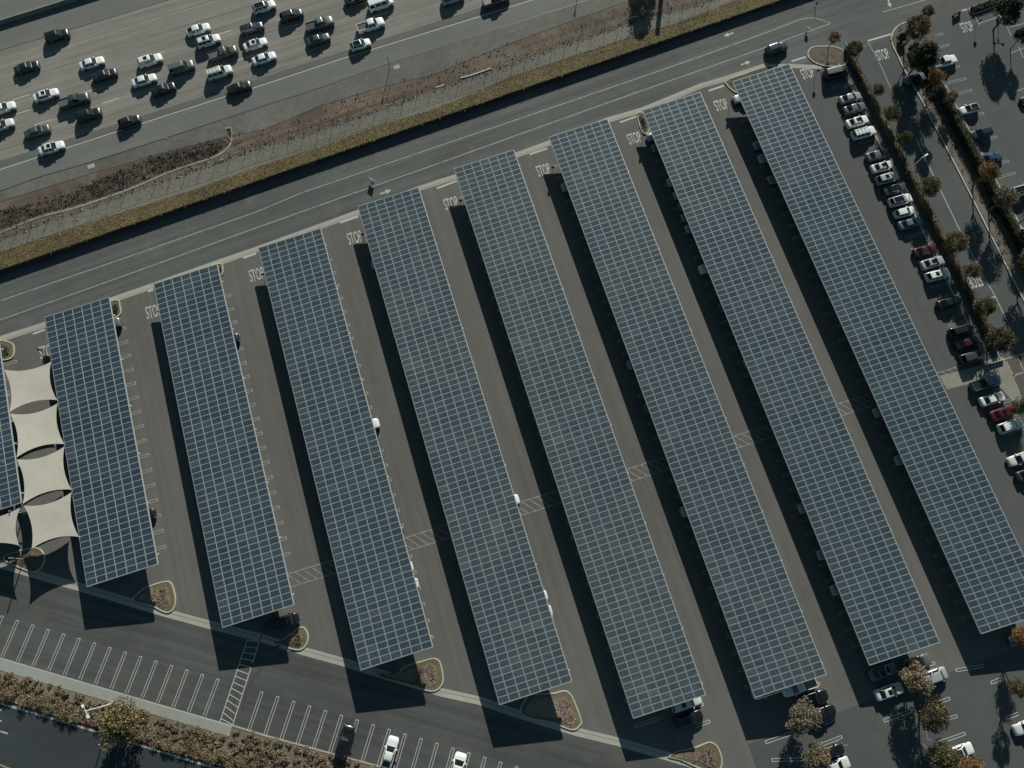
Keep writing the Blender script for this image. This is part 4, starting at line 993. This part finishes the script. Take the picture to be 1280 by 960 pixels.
FW = [
 (71, 44, 'suv', 'black', 's', 'lone black car on the left shoulder beyond the yellow line'),
 (33, 83.5, 'sedan', 'black', '', 'black sedan in the lane just below the yellow line at far left'),
 (114.5, 78, 'sedan', 'white', '', 'white sedan directly above and left of a black sedan, near the left'),
 (130.5, 93, 'sedan', 'black', '', 'black sedan touching the shadow of the white sedan above it'),
 (57, 118, 'sedan', 'white', 's', 'white sedan with a small black sunroof left of the dark covered pickup'),
 (93, 125.5, 'pickup', 'darkgrey', 'g', 'dark pickup truck with a grey covered bed'),
 (111, 143, 'suv', 'black', '', 'black car directly below the dark covered pickup'),
 (46, 163.5, 'sedan', 'greygreen', '', 'grey green sedan above the lowest white sedan at left'),
 (64, 184, 'sedan', 'white', 's', 'lowest white sedan, straddling the dark strip beside the solid white line'),
 (3, 134.5, 'sedan', 'white', '', 'white car cut by the left edge, the upper of two'),
 (1, 156, 'sedan', 'offwhite', '', 'white car cut by the left edge, the lower of two'),
 (161.5, 151, 'hatch', 'black', '', 'dark hatchback alone beside the solid white line, left of the storm drain'),
 (187.5, 75, 'suv', 'white', 's', 'white car with a black sunroof above a smaller white sedan'),
 (180, 99.5, 'sedan', 'white', '', 'white sedan directly below the white car with the sunroof'),
 (204, 110.5, 'sedan', 'black', '', 'black sedan right of and below a white sedan, mid group'),
 (227, 83.5, 'wagon', 'grey', '', 'boxy dark grey wagon in the middle of the traffic'),
 (247.5, 36, 'fastback', 'white', '', 'white sloping-back car leading a white roof-rack car'),
 (260.5, 50.5, 'suv', 'white', 'rs', 'white car with roof rails just below the sloping-back white car'),
 (279, 66, 'pickup', 'greygreen', 'g', 'grey green pickup with a covered bed above the boxy white wagon'),
 (274.5, 90, 'wagon', 'offwhite', 'r', 'large boxy white wagon with roof racks'),
 (299, 108.5, 'sedan', 'black', '', 'black sedan on the solid white line below the boxy white wagon'),
 (315, 35, 'suv', 'navy', '', 'dark blue car between two white cars near the top'),
 (319, 54.5, 'sedan', 'white', 's', 'white sedan with a black sunroof below the dark blue car'),
 (330, 72, 'sedan', 'white', '', 'white sedan with a dark rear window, lowest of three white cars at top centre'),
 (330, 8, 'suv', 'white', 'p', 'white car with a large black roof at the top edge'),
 (364.5, 18.5, 'suv', 'black', '', 'black car at the top right of the white black-roofed car'),
 (400, 29.5, 'pickup', 'grey', '', 'old grey pickup truck with an open bed'),
 (398, 48.5, 'sedan', 'darkgrey', '', 'dark sedan directly below the old grey pickup'),
 (463.5, 31, 'pickup', 'white', '', 'white pickup truck with a dark open bed'),
 (450.5, 55, 'hatch', 'white', 'p', 'small white car with a black roof beside the solid white line'),
 (445, -2, 'sedan', 'black', '', 'dark car mostly beyond the top edge, left of the white van'),
 (476, 4.5, 'van', 'white', '', 'white van at the top edge above the white pickup'),
 (566, -3, 'suv', 'silver', '', 'silver car cut by the top edge, right of the van'),
 (620, -1, 'pickup', 'brown', '', 'dark brown truck cut by the top edge on the solid white line'),
]
for x, y, k, col, op, l in FW:
    vehicle(k, col, P(x, y + .5, PZ + .75) + Vector((0, 0, -.75)), fa + random.uniform(-.02, .02), l, op, 'cars driving on the freeway')
G_E = 'cars parked along the rusty hedge'
# x, y, kind, colour, opts, facing (0 = nose right)
RA = [
 (1046, 91, 'van', 'black', 'g', 0, 'big black van with a grey roof at the top of the hedge row', 'grey'),
 (1063.5, 122, 'sedan', 'lightgrey', '', 0, 'light grey sedan with a pale bonnet below the big black van', None),
 (1069, 135, 'sedan', 'grey', '', 0, 'shaded grey sedan between the light grey sedan and a white one', None),
 (1072, 151.5, 'sedan', 'white', 's', 0, 'white sedan with a black sunroof above the white car with roof racks', None),
 (1080, 166, 'wagon', 'white', 'r', 0, 'white wagon with roof racks, large empty shaded stall below it', None),
 (1097.5, 193.5, 'sedan', 'grey', '', 0, 'grey sedan, topmost of the tight group of seven', None),
 (1103.5, 208, 'sedan', 'offwhite', 's', 0, 'pale sedan with sunroof, second of the tight group of seven', None),
 (1110, 222.5, 'suv', 'silver', 's', 0, 'silver car with sunroof, third of the tight group of seven', None),
 (1119, 236, 'sedan', 'darkgrey', 'p', 0, 'dark sedan between the silver and the white cars, fourth of the tight group', None),
 (1126, 250, 'suv', 'white', 'p', 0, 'white car with black roof panels, fifth of the tight group of seven', None),
 (1131, 265, 'hatch', 'white', '', 0, 'white hatchback, sixth of the tight group of seven', None),
 (1138, 279, 'sedan', 'greyblue', '', 0, 'blue grey sedan at the bottom of the tight group of seven', None),
 (1157, 313, 'sedan', 'maroon', '', 0, 'dark red car in dappled shade above two white cars', None),
 (1166, 328, 'sedan', 'silver', 's', 0, 'silver sedan between the dark red car and a white one', None),
 (1172.5, 343.5, 'suv', 'white', 's', 0, 'white car alone above the dappled empty stalls', None),
 (1187, 378, 'sedan', 'black', '', 0, 'black car in deep tree shade, upper of the dark cars', None),
 (1202, 413, 'suv', 'black', '', 0, 'black car just above the maroon-roofed car', None),
 (1209.5, 428.5, 'sedan', 'black', '', 0, 'dark car with a brownish roof between two black cars', 'maroon'),
 (1216, 446, 'suv', 'darkgrey', '', 0, 'dark grey car just above the hatched landing', None),
 (1232.5, 478.5, 'pickup', 'greyblue', '', 0, 'blue grey pickup with a black open bed below the hatched landing', None),
 (1241, 498.5, 'sedan', 'white', '', 0, 'white sedan between the blue grey pickup and the red car', None),
 (1253.5, 516, 'sedan', 'red', 's', 0, 'red car between two white cars at the right', None),
 (1264, 532, 'suv', 'white', '', 0, 'white car just below the red car at the right edge', None),
 (1276, 573, 'sedan', 'offwhite', '', 1, 'white sedan facing left, cut by the right edge', None),
 (1287, 592, 'sedan', 'darkgrey', '', 0, 'dark car cut by the right edge, lowest in the hedge row', None),
]
for x, y, k, col, op, fl, l, rf in RA:
    vehicle(k, col, P(x, y, .8) - Vector((0, 0, .8)), math.pi * fl + random.uniform(-.025, .025), l, op.replace('g', ''), G_E, rf)
G_F = 'cars parked in the east lot'
for x, y, k, col, op, fl, l, rf in [
 (1180, 77, 'pickup', 'white', '', 0, 'white pickup with a dark bed beneath the dark tree', None),
 (1145, 97.5, 'sedan', 'greyblue', '', 0, 'bluish car mostly hidden in the planter shade', None),
 (1212, 136, 'hatch', 'white', 'p', 1, 'white car with a black roof right of the small orange tree', None),
 (1226, 167, 'suv', 'navy', '', 1, 'dark navy car below the white black-roofed one', None),
 (1240, 197, 'sedan', 'blue', '', 0, 'blue car half hidden by the bushy orange tree', None),
 (1277, 238, 'wagon', 'white', 'p', 0, 'white car cut by the right edge beside the tan tree', None),
 (1290, 123, 'sedan', 'black', '', 1, 'black car barely showing at the right edge', None),
 (1284, 289, 'sedan', 'silver', '', 0, 'silver car barely showing at the right edge below the tan tree', None)]:
    vehicle(k, col, P(x, y, .8) - Vector((0, 0, .8)), math.pi * fl, l, op, G_F, rf)
vehicle('suv', 'navy', P(971, 60, .8) - Vector((0, 0, .8)), ROAD_A, 'dark blue car driving on the road above the rightmost carport', '', None)
G_S = 'cars parked at the feet of the carports'
for x, y, k, col, op, fl, l, rf in [
 (1104, 839.5, 'sedan', 'greyblue', 'p', 0, 'blue grey sedan in carport shade above a white sedan', None),
 (1112, 864.5, 'sedan', 'offwhite', 's', 0, 'white sedan with sunroof half in shade at the carport foot', None),
 (1147, 828, 'suv', 'grey', '', 0, 'grey car in shade just above the tan tree', None),
 (1165, 846, 'van', 'silver', '', 0, 'silver van partly under the tan tree', None),
 (959, 862, 'wagon', 'white', 'p', 1, 'white car peeking out below the sixth complete carport', None),
 (999, 858, 'pickup', 'white', '', 1, 'white pickup at the foot of the sixth complete carport', None),
 (1018, 873, 'suv', 'black', '', 0, 'shiny black car just below the white pickup', None),
 (1028, 892, 'sedan', 'black', '', 0, 'black sedan beside the large tan tree', None),
 (1040, 940, 'hatch', 'black', '', 0, 'black hatchback beside the small tan tree', None),
 (1045, 958, 'sedan', 'offwhite', '', 0, 'white car at the bottom edge below the black hatchback', None),
 (858, 878, 'wagon', 'offwhite', 's', 0, 'white car peeking out below the fifth complete carport', None),
 (861, 899, 'sedan', 'black', '', 0, 'black sedan above the island with pink gravel', None),
 (353, 778, 'van', 'black', '', 0, 'black van at the foot of the second complete carport', None),
 (1200, 940, 'sedan', 'white', 'p', 0, 'white car between two brown trees at the bottom edge', None),
 (1285, 908, 'sedan', 'offwhite', '', 1, 'white car cut by the right edge near the bottom', None),
 (1279, 797, 'sedan', 'greyblue', '', 1, 'blue grey car in shade under the orange tree', None)]:
    vehicle(k, col, P(x, y, .8) - Vector((0, 0, .8)), math.pi * fl, l, op, G_S, rf)
sa = math.atan2((P(22, 775.8) - P(2.5, 821)).y, (P(22, 775.8) - P(2.5, 821)).x)
for x, y, k, col, op, l in [(431, 927, 'wagon', 'black', 's', 'black car parked alone in the south row of hairpin stalls'), (487, 941, 'fastback', 'white', '', 'white sedan parked in the south row right of the black car'),
    (571, 964, 'van', 'white', '', 'white van cut by the bottom edge in the south row'), (597, 984, 'sedan', 'white', '', 'white car barely showing at the bottom edge right of the van')]:
    vehicle(k, col, P(x, y, .8) - Vector((0, 0, .8)), sa, l, op, 'cars parked in the south row')
# cars under the carports whose ends poke out at the left (nose at px) or right
G_U = 'cars parked under the carports'
ORD = ['first', 'second', 'third', 'fourth', 'fifth', 'sixth', 'seventh', 'eighth']
def under(x, y, side, k, col, l, op=''):
    q = P(x, y, .7); Lc = SPEC[k][0]; cx = q.x + (Lc / 2 if side < 0 else -Lc / 2)
    vehicle(k, col, (cx, q.y, 0), 0 if side > 0 else math.pi, l, op, G_U)
for a in [
 (917, 125, -1, 'sedan', 'silver', 'silver car poking out at the top left of the rightmost carport'),
 (942, 183, -1, 'sedan', 'lightgrey', 'light grey car end under the rightmost carport, beside the dark stop of its shade'),
 (948, 200, -1, 'suv', 'silver', 'silver car end under the rightmost carport just below a light grey one'),
 (960, 226, -1, 'sedan', 'lightgrey', 'light grey car end, lowest of the four top cars under the rightmost carport'),
 (1092, 517, -1, 'sedan', 'silver', 'silver car end on the left edge of the rightmost carport level with the hatched crossing'),
 (1119, 577, -1, 'sedan', 'silver', 'silver car end on the left edge of the rightmost carport below the crossing'),
 (809, 172, -1, 'sedan', 'silver', 'silver car at the very top of the carport second from the right'),
 (815, 186, -1, 'sedan', 'grey', 'grey car below the silver one at the top of the carport second from right'),
 (834, 229, -1, 'suv', 'silver', 'silver car end, topmost of the cluster on the carport second from the right'),
 (842, 245, -1, 'sedan', 'lightgrey', 'light grey car end, second of the cluster on the carport second from the right'),
 (848, 259, -1, 'sedan', 'grey', 'grey car end, third of the cluster on the carport second from the right'),
 (852, 273, -1, 'sedan', 'lightgrey', 'light grey car end, fourth of the cluster on the carport second from the right'),
 (857, 287, -1, 'sedan', 'silver', 'silver car end, lowest of the cluster on the carport second from the right'),
 (874, 338, -1, 'suv', 'white', 'white car end alone on the left edge of the carport second from the right'),
 (893, 366, -1, 'sedan', 'grey', 'grey car end just below the lone white one'),
 (899, 385, -1, 'sedan', 'grey', 'grey car end two stalls below the lone white one'),
 (930, 455, -1, 'sedan', 'lightgrey', 'light grey car end halfway down the carport second from the right'),
 (998, 637, -1, 'sedan', 'silver', 'silver car end on the lower left edge of the carport second from the right'),
 (1022, 695, -1, 'sedan', 'silver', 'second silver car end from the bottom on the carport second from the right'),
 (1039, 739, -1, 'suv', 'silver', 'lowest silver car end on the carport second from the right'),
 (702, 235, -1, 'sedan', 'silver', 'silver car end at the upper left of the sixth complete carport'),
 (784, 457, -1, 'sedan', 'lightgrey', 'light grey car end halfway down the sixth complete carport'),
 (806, 511, -1, 'sedan', 'grey', 'grey car end just below halfway on the sixth complete carport'),
 (849, 624, -1, 'sedan', 'grey', 'grey car end above a silver one low on the sixth complete carport'),
 (851, 641, -1, 'suv', 'silver', 'silver car end low on the left edge of the sixth complete carport'),
 (464, 331, -1, 'sedan', 'silver', 'silver car end at the upper left of the fourth complete carport'),
 (151, 402, 1, 'suv', 'grey', 'grey car end at the top right of the shortest complete carport'),
 (194, 641, 1, 'sedan', 'black', 'black car end low on the right side of the shortest complete carport'),
 (299, 421, 1, 'sedan', 'navy', 'dark blue car end at the upper right of the second complete carport'),
 (424, 374, 1, 'sedan', 'white', 'sliver of a white car at the upper right of the third complete carport'),
 (474, 528, 1, 'suv', 'white', 'white car end halfway down the right side of the third complete carport'),
 (516, 707, 1, 'sedan', 'white', 'white car end just below the hatched crossing on the third complete carport'),
 (523, 728, 1, 'sedan', 'offwhite', 'white car end, lowest on the right side of the third complete carport'),
 (649, 623, 1, 'sedan', 'white', 'white car end on the right of the fourth complete carport above the crossing'),
 (684, 743, 1, 'sedan', 'white', 'white car end, upper of two low on the fourth complete carport'),
 (690, 762, 1, 'suv', 'offwhite', 'white car end, lower of two low on the fourth complete carport'),
 (504, 664, 1, 'sedan', 'black', 'black car end just above the hatched crossing on the third complete carport')]:
    under(*a)
# ------------------------------------------------------------------ light
w = bpy.data.worlds.new('World'); scene.world = w; w.use_nodes = True; nt = w.node_tree
sky = nt.nodes.new('ShaderNodeTexSky'); sky.sky_type = 'NISHITA'; sky.sun_disc = False
el = math.asin(SUN.z); az = math.atan2(SUN.x, SUN.y)
sky.sun_elevation = el; sky.sun_rotation = az; sky.air_density = 1.0; sky.dust_density = .4; sky.ozone_density = 1.6
nt.links.new(mix(nt, sky.outputs[0], (.78, 1.0, .86), 1, 'MULTIPLY'), nt.nodes['Background'].inputs[0]); nt.nodes['Background'].inputs[1].default_value = .05
sd = bpy.data.lights.new('sun', 'SUN'); sd.energy = 5.0; sd.angle = math.radians(.5); sd.color = (.965, .96, .865)
so = bpy.data.objects.new('sun', sd); C.objects.link(so); so.rotation_euler = SUN.to_track_quat('Z', 'Y').to_euler(); so.location = (100, 200, 150)
scene.render.engine = 'CYCLES'
vs = scene.view_settings; vs.view_transform = 'Standard'; vs.look = 'None'; vs.gamma = 1; vs.use_curve_mapping = False; vs.exposure = .32
